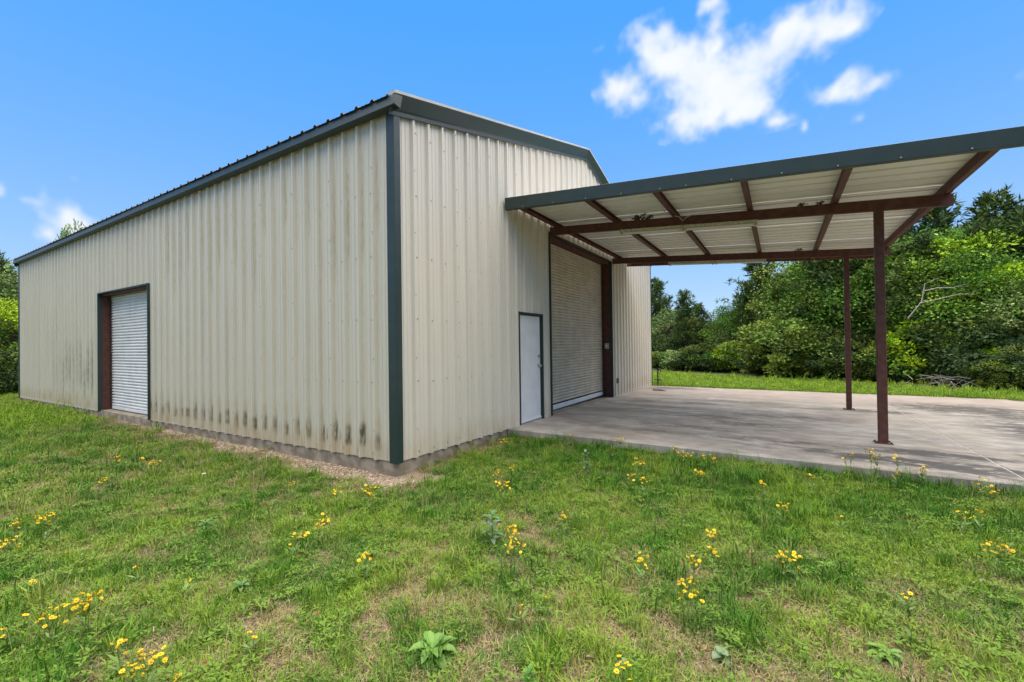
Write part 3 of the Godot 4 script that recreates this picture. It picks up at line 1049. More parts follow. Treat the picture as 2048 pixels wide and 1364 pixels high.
func build_canopy():
	var cn := thing("canopy", "lean-to steel canopy with beige sheet roof on two brown posts over the slab", "canopy", Vector3(5.23, 0, -4.2))
	var off := -cn.position
	var beam_top := func(x: float) -> float: return 3.812 - 0.0755 * x
	var add := func(called: String, b: MB, m: Material) -> MeshInstance3D:
		var o := part(called, b, m, cn)
		o.position = off
		return o
	for q in [[-4.2, 5.222, 0.105], [-8.08, 5.258, 0.095]]:
		var z: float = q[0]
		var b := MB.new()
		sloped_box(b, 0.05, 5.99, beam_top, 0.158, z + 0.032, z - 0.032)
		add.call("beam", b, M.red_iron)
		var p := MB.new()
		var hw: float = q[2] * 0.5
		var yb := slab_y(q[1], z)
		p.box(Vector3(q[1] - hw, yb + 0.012, z - hw), Vector3(q[1] + hw, beam_top.call(q[1]) - 0.159, z + hw), 0.006)
		var po: MeshInstance3D = add.call("post", p, M.red_iron)
		var pl := MB.new()
		pl.box(Vector3(q[1] - 0.10, yb + 0.0005, z - 0.09), Vector3(q[1] + 0.10, yb + 0.0115, z + 0.09), 0.002)
		part("base_plate", pl, M.red_iron, po)
		for sx in [-1, 1]:
			for sz in [-1, 1]:
				var bo := MB.new()
				bo.disc_cyl(Vector3(q[1] + sx * 0.08, yb + 0.0116, z + sz * 0.07), Vector3.UP, 0.010, 0.016, 6)
				part("bolt", bo, M.dark_iron, po)
	var px := [0.17, 1.40, 2.47, 3.62, 4.73, 5.925]
	for x in px:
		var b := MB.new()
		var y := canopy_y(x) - 0.003
		var lo: float = beam_top.call(x) + 0.002
		# cold-formed channel: web and two lips
		b.box(Vector3(x - 0.035, lo, -9.36), Vector3(x - 0.030, y, -2.47))
		b.box(Vector3(x - 0.0298, lo, -9.36), Vector3(x + 0.035, lo + 0.005, -2.47))
		b.box(Vector3(x - 0.0298, y - 0.008, -9.36), Vector3(x + 0.035, y - 0.003, -2.47))
		b.box(Vector3(x + 0.030, lo + 0.0055, -9.36), Vector3(x + 0.0348, lo + 0.024, -2.47))
		add.call("purlin", b, M.red_iron)
	# roof sheets, ribs running down the slope
	var z := -2.47
	var k := 0
	while z > -9.37:
		var z1 := maxf(z - PITCH * 3.0, -9.38)
		var b := MB.new()
		var us := sheet_profile(0.1, -z, -z1, [], true)
		var r0 := PackedVector3Array()
		var r1 := PackedVector3Array()
		for u in us:
			var dep := sheet_depth(0.1, u, true) * 1.25 + 0.0016 * (k % 2)
			r0.append(Vector3(0.055, canopy_y(0.055) + dep, -u))
			r1.append(Vector3(6.03, canopy_y(6.03) + dep, -u))
		b.strip(r1, r0)
		add.call("roof_panel", b, M.soffit)
		z = z1
		k += 1
	# near fascia, two lengths lapped, with a bottom return
	for q in [[0.06, 2.62, 0.0], [2.60, 6.2, 0.0025]]:
		var b := MB.new()
		var prof := func(x: float) -> PackedVector3Array:
			var t := 3.925 - 0.0695 * x
			var lo := 3.722 - 0.0655 * x
			var g: float = q[2]
			return PackedVector3Array([Vector3(x, lo + 0.004, -2.53), Vector3(x, lo, -2.452 + g), Vector3(x, lo + 0.004, -2.444 + g), Vector3(x, t - 0.004, -2.436 + g), Vector3(x, t, -2.444 + g), Vector3(x, t + 0.002, -2.56)])
		b.strip(prof.call(q[1]), prof.call(q[0]))
		add.call("fascia", b, M.trim)
		var sc := MB.new()
		var x: float = q[0] + 0.35
		while x < q[1]:
			sc.disc_cyl(Vector3(x, 3.722 - 0.0655 * x + 0.022, -2.443 + q[2]), Vector3.BACK, 0.009, 0.008, 6)
			x += 0.55
		var so: MeshInstance3D = add.call("fasteners", sc, M.screw)
		so.set_meta("kind", "stuff")
	var e := MB.new()
	sloped_box(e, 0.06, 6.0, func(x): return canopy_y(x) - 0.004 - 0.012, 0.115, -9.385, -9.42)
	add.call("edge_channel", e, M.red_iron)
	var e2 := MB.new()
	e2.box(Vector3(6.02, canopy_y(6.02) - 0.17, -9.44), Vector3(6.09, canopy_y(6.02) + 0.04, -9.425))
	add.call("fascia_end", e2, M.white)

# ------------------------------------------------------------------ small things
func build_small_things():
	# strip lights hung below the beams
	var spots := [[1.50, 2.60, -4.2, "first strip light below the nearer beam, closest to the wall"], [2.615, 3.73, -4.2, "mossy strip light below the nearer beam, farther from the wall"], [1.55, 2.64, -8.08, "strip light below the farther beam, closest to the wall"], [2.655, 3.76, -8.08, "strip light below the farther beam, farther from the wall"]]
	for s in spots:
		var xm: float = (s[0] + s[1]) * 0.5
		var top := func(x: float) -> float: return 3.812 - 0.0755 * x - 0.1595
		var t := thing("strip_light", s[3], "light fixture", Vector3(xm, top.call(xm), s[2]), "strip lights under the canopy")
		var b := MB.new()
		sloped_box(b, s[0], s[1], top, 0.045, s[2] + 0.065, s[2] - 0.065)
		var o := part("housing", b, M.fixture, t)
		o.position = -t.position
		for g in [-0.035, 0.035]:
			var tb := MB.new()
			tb.tube(PackedVector3Array([Vector3(s[0] + 0.05, top.call(s[0] + 0.05) - 0.064, s[2] + g), Vector3(s[1] - 0.05, top.call(s[1] - 0.05) - 0.064, s[2] + g)]), PackedFloat32Array([0.016, 0.016]), 10)
			var o2 := part("lamp_tube", tb, M.tube_white, t)
			o2.position = -t.position
		for xe in [s[0] + 0.012, s[1] - 0.047]:
			var eb := MB.new()
			sloped_box(eb, xe, xe + 0.035, func(x): return top.call(x) - 0.0455, 0.045, s[2] + 0.06, s[2] - 0.06)
			var o3 := part("lamp_holder", eb, M.fixture, t)
			o3.position = -t.position
	# loose cable looped over the nearer beam
	var cb := MB.new()
	var cp := PackedVector3Array()
	var cr := PackedFloat32Array()
	for q in [[2.30, 3.74, -4.14], [2.40, 3.66, -4.12], [2.55, 3.60, -4.125], [2.61, 3.52, -4.13], [2.64, 3.56, -4.125], [2.75, 3.60, -4.12], [3.0, 3.595, -4.125], [3.25, 3.585, -4.13], [3.45, 3.575, -4.125], [3.6, 3.55, -4.14]]:
		cp.append(Vector3(q[0], q[1], q[2])); cr.append(0.007)
	cb.tube(cp, cr, 6)
	meta(part("power_cable", cb, M.cable, self), "thin grey cable sagging along the nearer canopy beam", "cable")
	# mud and grass nests on the beams
	var nests := [[1.85, -4.17, 0.12, "dark straggly nest on the nearer beam above the first strip light"], [2.02, -4.17, 0.09, "small dark nest beside the straggly one on the nearer beam"], [4.30, -4.17, 0.06, "small mud nest on the nearer beam, wall side of the pair"], [4.55, -4.17, 0.06, "small mud nest on the nearer beam, post side of the pair"], [4.40, -8.05, 0.07, "small mud nest on the farther beam"]]
	for q in nests:
		var b := MB.new()
		var by: float = 3.812 - 0.0755 * q[0]
		var r := RandomNumberGenerator.new()
		r.seed = int(q[0] * 100.0)
		for i in 26:
			var a: Vector3 = Vector3(r.randfn(0, 0.5), r.randf_range(0.0, 0.6), r.randfn(0, 0.25)) * q[2]
			var d: Vector3 = Vector3(r.randfn(0, 1), r.randfn(0.1, 0.5), r.randfn(0, 0.6)).normalized() * q[2] * 0.6
			b.tube(PackedVector3Array([a - d * 0.5, a, a + d * 0.5]), PackedFloat32Array([0.003, q[2] * 0.13, 0.003]), 5)
		var o := part("bird_nest", b, M.nest, self)
		o.position = Vector3(q[0], by + 0.003, q[1])
		meta(o, q[3], "nest", "nests on the canopy beams")
	# electrical boxes
	var sb := thing("switch_box", "pale switch box on the brown jamb of the wide roll-up door", "switch", Vector3(-0.10, 1.28, -7.95))
	var b1 := MB.new()
	b1.box(Vector3(-0.055, 0.0, -0.002), Vector3(0.055, 0.16, 0.055), 0.006)
	part("housing", b1, M.box_grey, sb)
	var b2 := MB.new()
	b2.box(Vector3(-0.02, 0.05, 0.0555), Vector3(0.02, 0.11, 0.064), 0.002)
	part("switch_cover", b2, M.white, sb)
	var ob := thing("outlet_box", "small grey outlet box low on the wall beside the wide roll-up door", "outlet", Vector3(0.012, 0.30, -8.33))
	var b3 := MB.new()
	b3.box(Vector3(0.002, 0.0, -0.06), Vector3(0.07, 0.14, 0.045), 0.006)
	part("housing", b3, mat(lin(0.12, 0.13, 0.12), 0.5), ob)
	var b4 := MB.new()
	b4.box(Vector3(0.0705, 0.012, -0.05), Vector3(0.08, 0.128, 0.035), 0.003)
	part("cover", b4, mat(lin(0.16, 0.17, 0.16), 0.5), ob)
	# yard hydrant behind the far corner
	var hy := thing("yard_hydrant", "black yard hydrant pipe on the grass at the far building corner", "hydrant", Vector3(0.2, ground_y(0.2, -12.5), -12.5))
	var h1 := MB.new()
	h1.disc_cyl(Vector3(0, -0.1, 0), Vector3.UP, 0.022, 0.62, 10)
	part("standpipe", h1, M.hydrant, hy)
	var h2 := MB.new()
	h2.tube(PackedVector3Array([Vector3(0, 0.48, 0), Vector3(0, 0.56, 0), Vector3(0.05, 0.60, 0.01), Vector3(0.10, 0.57, 0.02), Vector3(0.12, 0.50, 0.02)]), PackedFloat32Array([0.035, 0.04, 0.032, 0.026, 0.022]), 10)
	part("spout", h2, M.hydrant, hy)
	var h3 := MB.new()
	h3.tube(PackedVector3Array([Vector3(-0.02, 0.56, 0), Vector3(-0.12, 0.62, 0), Vector3(-0.2, 0.60, 0)]), PackedFloat32Array([0.012, 0.014, 0.012]), 8)
	part("handle", h3, M.hydrant, hy)
	var h4 := MB.new()
	h4.box(Vector3(-0.12, 0.20, -0.02), Vector3(0.14, 0.235, 0.02), 0.004)
	part("crossbar", h4, M.hydrant, hy)
	# dry twig and a stone left on the slab by the wall
	var tw := MB.new()
	tw.tube(PackedVector3Array([Vector3(-0.2, 0.018, 0), Vector3(-0.05, 0.03, 0.03), Vector3(0.08, 0.02, 0.02), Vector3(0.22, 0.015, 0.05)]), PackedFloat32Array([0.012, 0.02, 0.016, 0.006]), 6)
	tw.tube(PackedVector3Array([Vector3(-0.16, 0.02, 0.0), Vector3(-0.17, 0.08, 0.02)]), PackedFloat32Array([0.014, 0.008]), 5)
	var two := part("dead_twig", tw, M.bark, self)
	two.position = Vector3(0.75, slab_y(0.75, -10.3), -10.3)
	meta(two, "short dark dead twig lying on the rear part of the slab", "twig")

# ------------------------------------------------------------------ trees
func leaf_spray(b: MB, r: RandomNumberGenerator, c: Vector3, rad: Vector3, count: int, l: float, w: float, tones: Array, upbias := 0.5):
	var base: Color = tones[r.randi() % tones.size()]
	var k := r.randf_range(0.62, 1.4)
	base = Color(base.r * k, base.g * k, base.b * k)
	for i in count:
		var d := Vector3(r.randfn(0, 1), r.randfn(0, 1), r.randfn(0, 1)).normalized()
		var q := pow(r.randf(), 0.45)
		var p := c + d * q * rad
		var dir := (d + Vector3(r.randfn(0, 0.5), r.randfn(upbias * 0.3, 0.5), r.randfn(0, 0.5))).normalized()
		var s := dir.cross(Vector3(r.randfn(0, 1), r.randfn(0.6, 0.7), r.randfn(0, 1))).normalized()
		var j := r.randf_range(0.65, 1.3)
		if r.randf() < 0.12: j *= 1.7
		b.col = Color(base.r * j * r.randf_range(0.9, 1.1), base.g * j, base.b * j * r.randf_range(0.85, 1.15))
		var sc := r.randf_range(0.6, 1.25)
		b.leaf(p, dir, s, l * sc, w * sc)

func limb(b: MB, r: RandomNumberGenerator, a: Vector3, c: Vector3, ra: float, rc: float):
	var m1 := a.lerp(c, 0.35) + Vector3(r.randfn(0, 0.05), 0.06, r.randfn(0, 0.05)) * a.distance_to(c)
	var m2 := a.lerp(c, 0.7) + Vector3(r.randfn(0, 0.06), 0.05, r.randfn(0, 0.06)) * a.distance_to(c)
	b.tube(PackedVector3Array([a, m1, m2, c]), PackedFloat32Array([ra, lerpf(ra, rc, 0.4), lerpf(ra, rc, 0.75), rc]), 5, false)

# crowns are unit trees of height 1; radius is relative to the height
func cedar_meshes(seed_: int, wide: float, tones: Array, branches: int) -> Array:
	var r := RandomNumberGenerator.new()
	r.seed = seed_
	var wood := MB.new()
	var b := MB.new()
	var lean := Vector3(r.randfn(0, 0.03), 0, r.randfn(0, 0.03))
	wood.tube(PackedVector3Array([Vector3(0, -0.03, 0), Vector3(0, 0.25, 0) + lean * 0.3, Vector3(0, 0.6, 0) + lean * 0.7, Vector3(0, 0.98, 0) + lean]), PackedFloat32Array([0.026, 0.02, 0.012, 0.002]), 7)
	for i in branches:
		var t := pow((i + r.randf()) / branches, 0.85) * 0.97 + 0.03
		var an := i * 2.39996 + r.randfn(0, 0.4)
		var env := wide * pow(1.0 - t, 0.75) * r.randf_range(0.5, 1.15) + 0.02
		if t > 0.45:
			if r.randf() < 0.5 * (t - 0.45) / 0.5: continue
			env *= r.randf_range(0.6, 1.45)
		if t < 0.16: env *= 0.8
		var start := Vector3(0, t * 0.93, 0) + lean * t
		var out := Vector3(cos(an), 0, sin(an))
		var endp := start + out * env + Vector3.UP * (env * r.randf_range(0.15, 0.75) + 0.02)
		wood.tube(PackedVector3Array([start, start.lerp(endp, 0.5) - Vector3.UP * env * 0.05, endp]), PackedFloat32Array([0.006 * (1.2 - t), 0.004 * (1.2 - t), 0.001]), 4, false)
		var tn := 5 + int(env * 34.0)
		var base: Color = tones[r.randi() % tones.size()]
		var kk := r.randf_range(0.75, 1.25)
		for k in tn:
			var f := r.randf_range(0.3, 1.04)
			var c := start.lerp(endp, f) + Vector3(r.randfn(0, 1), r.randfn(0, 0.7), r.randfn(0, 1)) * 0.024 * (1.3 - f * 0.5)
			var j := kk * r.randf_range(0.8, 1.2)
			for q in 9:
				var dir := (out * 0.55 + Vector3(r.randfn(0, 0.6), r.randfn(0.35, 0.55), r.randfn(0, 0.6))).normalized()
				var s := dir.cross(Vector3(r.randfn(0, 1), r.randfn(0, 1), r.randfn(0, 1))).normalized()
				var jj := j * r.randf_range(0.8, 1.2)
				b.col = Color(base.r * jj, base.g * jj, base.b * jj)
				b.leaf(c, dir, s, 0.040 * r.randf_range(0.6, 1.4), 0.0085, 0.1)
	return [wood.mesh(M.bark), b.mesh(M.leaf)]

func broad_meshes(seed_: int, wide: float, low: float, clumps: int, leaves: int, size: float, tones: Array, topknot := []) -> Array:
	var r := RandomNumberGenerator.new()
	r.seed = seed_
	var wood := MB.new()
	var b := MB.new()
	var fork := Vector3(r.randfn(0, 0.02), 0.30, r.randfn(0, 0.02))
	wood.tube(PackedVector3Array([Vector3(0, -0.03, 0), Vector3(0, 0.15, 0) + fork * 0.1, fork]), PackedFloat32Array([0.028, 0.022, 0.018]), 7)
	var leader := Vector3(r.randfn(0, 0.04), 0.75, r.randfn(0, 0.04))
	limb(wood, r, fork, leader, 0.018, 0.005)
	var mid := (1.0 + low) * 0.5
	var half := (1.0 - low) * 0.5
	for i in clumps:
		var y := 1.0 - 2.0 * (i + 0.5) / clumps
		var an := i * 2.39996 + r.randfn(0, 0.3)
		var q := sqrt(1.0 - y * y)
		var rr := r.randf_range(0.45, 0.95)
		var c := Vector3(cos(an) * q * wide * rr, mid + y * half * (0.55 + 0.38 * rr), sin(an) * q * wide * rr)
		c.y = clampf(c.y, 0.08, 0.94)
		var from := fork.lerp(leader, clampf((c.y - 0.35) / 0.6, 0.0, 0.9))
		limb(wood, r, from, c, 0.008, 0.0015)
		var cr := r.randf_range(0.05, 0.15) * (0.55 + wide)
		var tt: Array = tones
		if topknot.size() > 0 and c.y > mid + half * 0.35 and r.randf() < 0.85: tt = topknot
		leaf_spray(b, r, c, Vector3(cr * 1.25, cr * 0.8, cr * 1.25), leaves, size, size * 0.62, tt)
	return [wood.mesh(M.bark), b.mesh(M.leaf)]

func plant_tree(called: String, label: String, category: String, meshes: Array, at: Vector3, height: float, turn: float, group: String, spread := 1.0, wood_name := "trunk", crown_name := "crown"):
	var t := thing(called, label, category, at, group)
	t.rotation.y = turn
	t.scale = Vector3(height * spread, height, height * spread)
	put(wood_name, meshes[0], t)
	put(crown_name, meshes[1], t)
	return t

func build_trees():
	var dark := [Color(0.086, 0.140, 0.040), Color(0.110, 0.168, 0.046), Color(0.134, 0.175, 0.043), Color(0.073, 0.125, 0.050)]
	var olive := [Color(0.130, 0.207, 0.043), Color(0.164, 0.235, 0.048), Color(0.113, 0.168, 0.048), Color(0.226, 0.296, 0.057)]
	var green := [Color(0.111, 0.231, 0.035), Color(0.151, 0.281, 0.041), Color(0.091, 0.191, 0.038), Color(0.191, 0.312, 0.057)]
	var pale := [Color(0.190, 0.286, 0.094), Color(0.238, 0.317, 0.113), Color(0.134, 0.222, 0.063)]
	var bright := [Color(0.291, 0.439, 0.027), Color(0.248, 0.394, 0.027), Color(0.348, 0.484, 0.032)]
	var kinds := {
		"cedar": [cedar_meshes(1, 0.27, dark, 190), cedar_meshes(2, 0.21, dark, 170), cedar_meshes(3, 0.33, dark + [olive[2]], 200)],
		"olive": [cedar_meshes(11, 0.42, olive, 260), cedar_meshes(12, 0.37, olive + [green[2], dark[1]], 250), broad_meshes(13, 0.42, 0.08, 80, 300, 0.019, olive + [green[2]])],
		"elm": [broad_meshes(21, 0.42, 0.08, 95, 330, 0.020, green), broad_meshes(22, 0.46, 0.05, 95, 330, 0.020, green + [dark[1]])],
		"pale": [broad_meshes(31, 0.40, 0.25, 60, 190, 0.026, pale)],
		"vine": [broad_meshes(41, 0.40, 0.04, 90, 340, 0.022, green + [olive[0]], bright), broad_meshes(42, 0.48, 0.04, 90, 340, 0.026, green, bright)],
	}
	var list := [["cedar",-3.27,-26.88,5.52],["pale",-1.96,-25.35,3.71],["cedar",-0.87,-23.08,4.21],["cedar",-0.22,-25.25,3.61],["elm",0.22,-27.87,2.95],["cedar",1.25,-24.98,2.86],["elm",2.04,-23.7,3.75],["cedar",2.71,-22.34,4.4],["cedar",3.26,-23.84,5.86],["olive",4.06,-20.82,4.54],["olive",4.85,-21.88,5.46],["olive",5.64,-20.61,5.98],["elm",6.53,-20.33,6.2],["olive",7.24,-19.82,6.17],["olive",8.12,-18.96,5.4],["cedar",9.42,-25.26,6.82],["cedar",10.58,-25.37,7.96],["vine",9.32,-19.11,5.63],["elm",9.77,-18.22,4.76],["elm",10.97,-23.86,6.95],["cedar",12.71,-25.5,7.71],["cedar",12.79,-23.22,6.59],["vine",10.67,-17.84,4.24],["pale",10.77,-16.61,3.39],["cedar",13.48,-22.47,6.46],["elm",14.22,-21.76,5.78],["cedar",15.12,-21.13,5.68],["cedar",-27.04,-1.18,5.38],["pale",-25.05,-1.23,5.29],["vine",-22.13,-0.46,3.83],["cedar",-28.82,-0.68,6.08],["elm",-26.9,0.49,5.13],["pale",-37.12,-6.09,10.35],["cedar",6.0,-19.4,5.6],["cedar",8.75,-18.5,5.1],["cedar",10.2,-19.2,5.5],["cedar",11.9,-19.4,5.7]]
	var labels := [
		"dark conifer whose tip just clears the far corner of the building", "pale leafy tree showing right beside the far building corner", "small dark conifer standing alone against the gap of sky", "broad dark conifer behind the sky gap between building and wood", "low green tree at the bottom of the sky gap", "short dark conifer where the tree line starts to rise", "green tree on the rising left shoulder of the wood", "dark conifer left of the tall ragged one on the wood's shoulder", "tall ragged conifer spire on the left shoulder of the wood",
		"olive green tree right of the ragged conifer spire", "taller olive tree under the far light fixture of the canopy", "olive tree topping out under the canopy, left of the thinner post", "green tree directly behind the thinner rear post", "olive tree between the two brown posts", "light green tree just right of the thick front post", "conifer behind the canopy's outer corner", "conifer tip rising beside the canopy's outer edge", "tree draped in bright yellow green vine, right of the canopy", "deep green tree in front of the right part of the wood", "tall green tree behind the vine covered one", "tallest dark conifer on the right skyline", "dark conifer at the right end of the skyline", "smaller vine topped tree near the right edge", "pale green leafy tree at the right edge of the wood", "dark conifer beyond the right edge of the wood", "green tree beyond the pale one at the right", "conifer farthest right along the wood",
		"dark conifer behind the left end of the building", "loose pale tree beside the far left building corner", "bright yellow green tree at the far left building corner", "dark conifer farthest left behind the lawn", "green tree left of the building beyond the lawn", "pale tree top peeking above the building's roof", "dark conifer at the front of the wood left of the thinner post", "dark conifer at the front just right of the thick post", "dark conifer at the front beside the vine draped tree", "dark conifer at the front of the wood's right end"]
	var r := RandomNumberGenerator.new()
	r.seed = 8
	var count := {}
	for i in list.size():
		var q: Array = list[i]
		var k: String = q[0]
		count[k] = count.get(k, -1) + 1
		var ms: Array = kinds[k][count[k] % kinds[k].size()]
		var called: String = {"cedar": "cedar_tree", "olive": "juniper_tree", "elm": "elm_tree", "pale": "pale_tree", "vine": "vine_covered_tree"}[k]
		var spread := 1.0
		if k != "cedar" and q[3] < 7.0: spread = 1.15
		if q[3] > 10.0: spread = 0.33
		plant_tree(called, labels[i], "tree", ms, Vector3(q[1], ground_y(q[1], q[2]), q[2]), q[3] * (1.12 if k == "cedar" else 0.98), r.randf() * TAU, "trees of the wood behind the lawn" if q[1] > -10.0 else "trees left of the building", spread)
	# a second row closes the wood
	var alike := []
	for i in 16:
		var t := i / 15.0
		var x := lerpf(-6.0, 22.0, t)
		var z := lerpf(-33.0, -22.0, t) - 2.0 * (i % 2)
		var k: String = ["elm", "cedar", "olive"][i % 3]
		var hh: float = lerpf(3.4, 6.3, smoothstep(0.25, 0.6, t)) * r.randf_range(0.9, 1.05)
		alike.append(plant_tree({"cedar": "cedar_tree", "olive": "juniper_tree", "elm": "elm_tree"}[k], "tree deep inside the wood behind the front trees", "tree", kinds[k][i % 2], Vector3(x, -0.15, z), hh, r.randf() * TAU, "back row of the wood", 1.3))
	for i in 5:
		alike.append(plant_tree("cedar_tree" if i % 2 == 0 else "elm_tree", "tree deep behind the far left building corner", "tree", kinds["cedar" if i % 2 == 0 else "elm"][i % 2], Vector3(-29.0 - (i % 2) * 2.0, -0.15, -8.0 + i * 2.9), 4.9, r.randf() * TAU, "back row left of the building", 1.3))
	# understorey
	var sk := {
		"dark": [broad_meshes(51, 0.62, 0.0, 60, 260, 0.045, dark + [green[2]])],
		"olive": [broad_meshes(52, 0.60, 0.0, 60, 260, 0.045, olive)],
		"bright": [broad_meshes(53, 0.60, 0.0, 60, 260, 0.05, bright + [green[1], green[3]])],
		"pale": [broad_meshes(54, 0.55, 0.05, 36, 110, 0.07, pale)],
	}
	var shrubs := [["bright",1.85,-21.38,1.44],["pale",-1.18,-21.63,1.06],["dark",0.27,-22.05,1.4],["dark",3.43,-19.06,1.39],["olive",4.12,-18.77,2.48],["olive",5.26,-18.3,2.1],["dark",6.22,-17.95,1.72],["olive",6.92,-17.45,1.36],["dark",7.71,-16.99,1.27],["bright",8.43,-17.19,2.15],["dark",9.51,-16.68,2.31],["dark",8.92,-16.33,1.18],["bright",10.07,-16.09,1.49],["olive",9.51,-15.17,0.92],["dark",10.38,-15.11,1.34],["olive",11.14,-15.34,1.62],["dark",-20.86,-0.43,1.6],["olive",-21.59,0.14,1.81]]
	var sl := ["bright yellow green bush at the foot of the sky gap", "pale young sapling bush beside the far building corner", "dark low bush left of the bright yellow green bush", "dark bush right of the bright yellow green bush", "tall olive bush under the left shoulder of the wood", "olive bush left of the thinner rear post", "dark bush behind the thinner rear post", "olive bush between the two brown posts", "dark bush just behind the thick front post", "bright green bush right of the thick front post", "large dark bush in front of the deep green tree", "low dark bush behind the brush pile", "bright green bush near the right edge", "low olive bush in front of the lawn's right end", "dark bush at the right edge of the picture", "olive bush beyond the right edge of the wood", "dark bush at the far left building corner", "olive bush at the left edge behind the lawn"]
	for i in shrubs.size():
		var q: Array = shrubs[i]
		plant_tree("bush", sl[i], "bush", sk[q[0]][0], Vector3(q[1], ground_y(q[1], q[2]), q[2]), q[3] * 1.05, r.randf() * TAU, "bushes along the edge of the wood", 1.25, "stems", "foliage")
	# low bushes that fill the foot of the wood
	for i in 22:
		var t := i / 21.0
		var x := lerpf(-2.5, 13.0, t)
		var z := lerpf(-23.2, -15.6, t) - r.randf_range(0.0, 1.2)
		alike.append(plant_tree("bush", "low bush filling the shaded foot of the wood", "bush", sk["dark" if i % 3 else "olive"][0], Vector3(x, -0.15, z), r.randf_range(0.9, 1.7), r.randf() * TAU, "low bushes at the foot of the wood", 1.4, "stems", "foliage"))
	# the wood goes on behind the viewer: it darkens the rib faces that look that way
	for i in 11:
		var an := deg_to_rad(lerpf(-62.0, 62.0, i / 10.0))
		var dir := Vector2(0.70, 0.714).rotated(an)
		var at2 := Vector2(4.0, 3.8) + dir * (17.0 + 2.0 * (i % 2))
		if at2.y < -1.0: continue
		var k: String = ["elm", "cedar", "olive"][i % 3]
		alike.append(plant_tree({"cedar": "cedar_tree", "olive": "juniper_tree", "elm": "elm_tree"}[k], "tall tree of the wood facing the building's corner", "tree", kinds[k][i % 2], Vector3(at2.x, -0.17, at2.y), 7.0 + 0.8 * (i % 3), r.randf() * TAU, "wood facing the building's corner", 1.1))
	tell_apart(alike)
	# pale dead boughs standing in front of the leaves, and the brush pile
	var db := MB.new()
	for q in [[Vector3(0, 0, 0), Vector3(0.35, 0.55, 0.05), Vector3(0.45, 1.15, 0.0), Vector3(0.85, 1.35, 0.1)], [Vector3(0.3, 0.5, 0.05), Vector3(0.8, 0.62, 0.1), Vector3(1.3, 0.75, 0.0), Vector3(1.7, 0.7, 0.0)], [Vector3(0.4, 0.9, 0.0), Vector3(0.75, 0.98, 0.1), Vector3(1.1, 0.95, 0.1), Vector3(1.4, 1.05, 0.1)]]:
		db.tube(PackedVector3Array(q), PackedFloat32Array([0.025, 0.02, 0.014, 0.005]), 6)
	var dbo := part("dead_bough", db, M.pale_wood, self)
	dbo.position = Vector3(7.75, 2.15, -16.0)
	meta(dbo, "bare pale bough among the leaves right of the thick front post", "branch")
	var bp := MB.new()
	for i in 34:
		var a := Vector3(r.randfn(0, 0.42), r.randf_range(0.02, 0.34), r.randfn(0, 0.3))
		var d := Vector3(r.randfn(0, 1), r.randfn(0.1, 0.35), r.randfn(0, 0.7)).normalized() * r.randf_range(0.35, 0.75)
		bp.tube(PackedVector3Array([a - d * 0.5, a + Vector3(0, r.randfn(0.03, 0.03), 0), a + d * 0.5]), PackedFloat32Array([0.012, 0.009, 0.004]), 5)
	var bpo := part("brush_pile", bp, M.pale_wood, self)
	bpo.position = Vector3(8.5, ground_y(8.5, -15.35) + 0.02, -15.35)
	meta(bpo, "pile of bare dead branches at the edge of the wood", "brush pile")

# ------------------------------------------------------------------ flowers and weeds
func blossom_mesh(m: Material, petals: int, size: float) -> ArrayMesh:
	var b := MB.new()
	for k in petals:
		var a := TAU * k / petals
		var d := Vector3(cos(a), 0.22, sin(a)).normalized()
		b.leaf(Vector3(0, 0, 0), d, d.cross(Vector3.UP).normalized(), size * 0.5, size * 0.34, 0.1)
	b.tube(PackedVector3Array([Vector3(0, -0.003, 0), Vector3(0, 0.004, 0), Vector3(0, 0.007, 0)]), PackedFloat32Array([size * 0.08, size * 0.17, size * 0.09]), 7)
	return b.mesh(m)

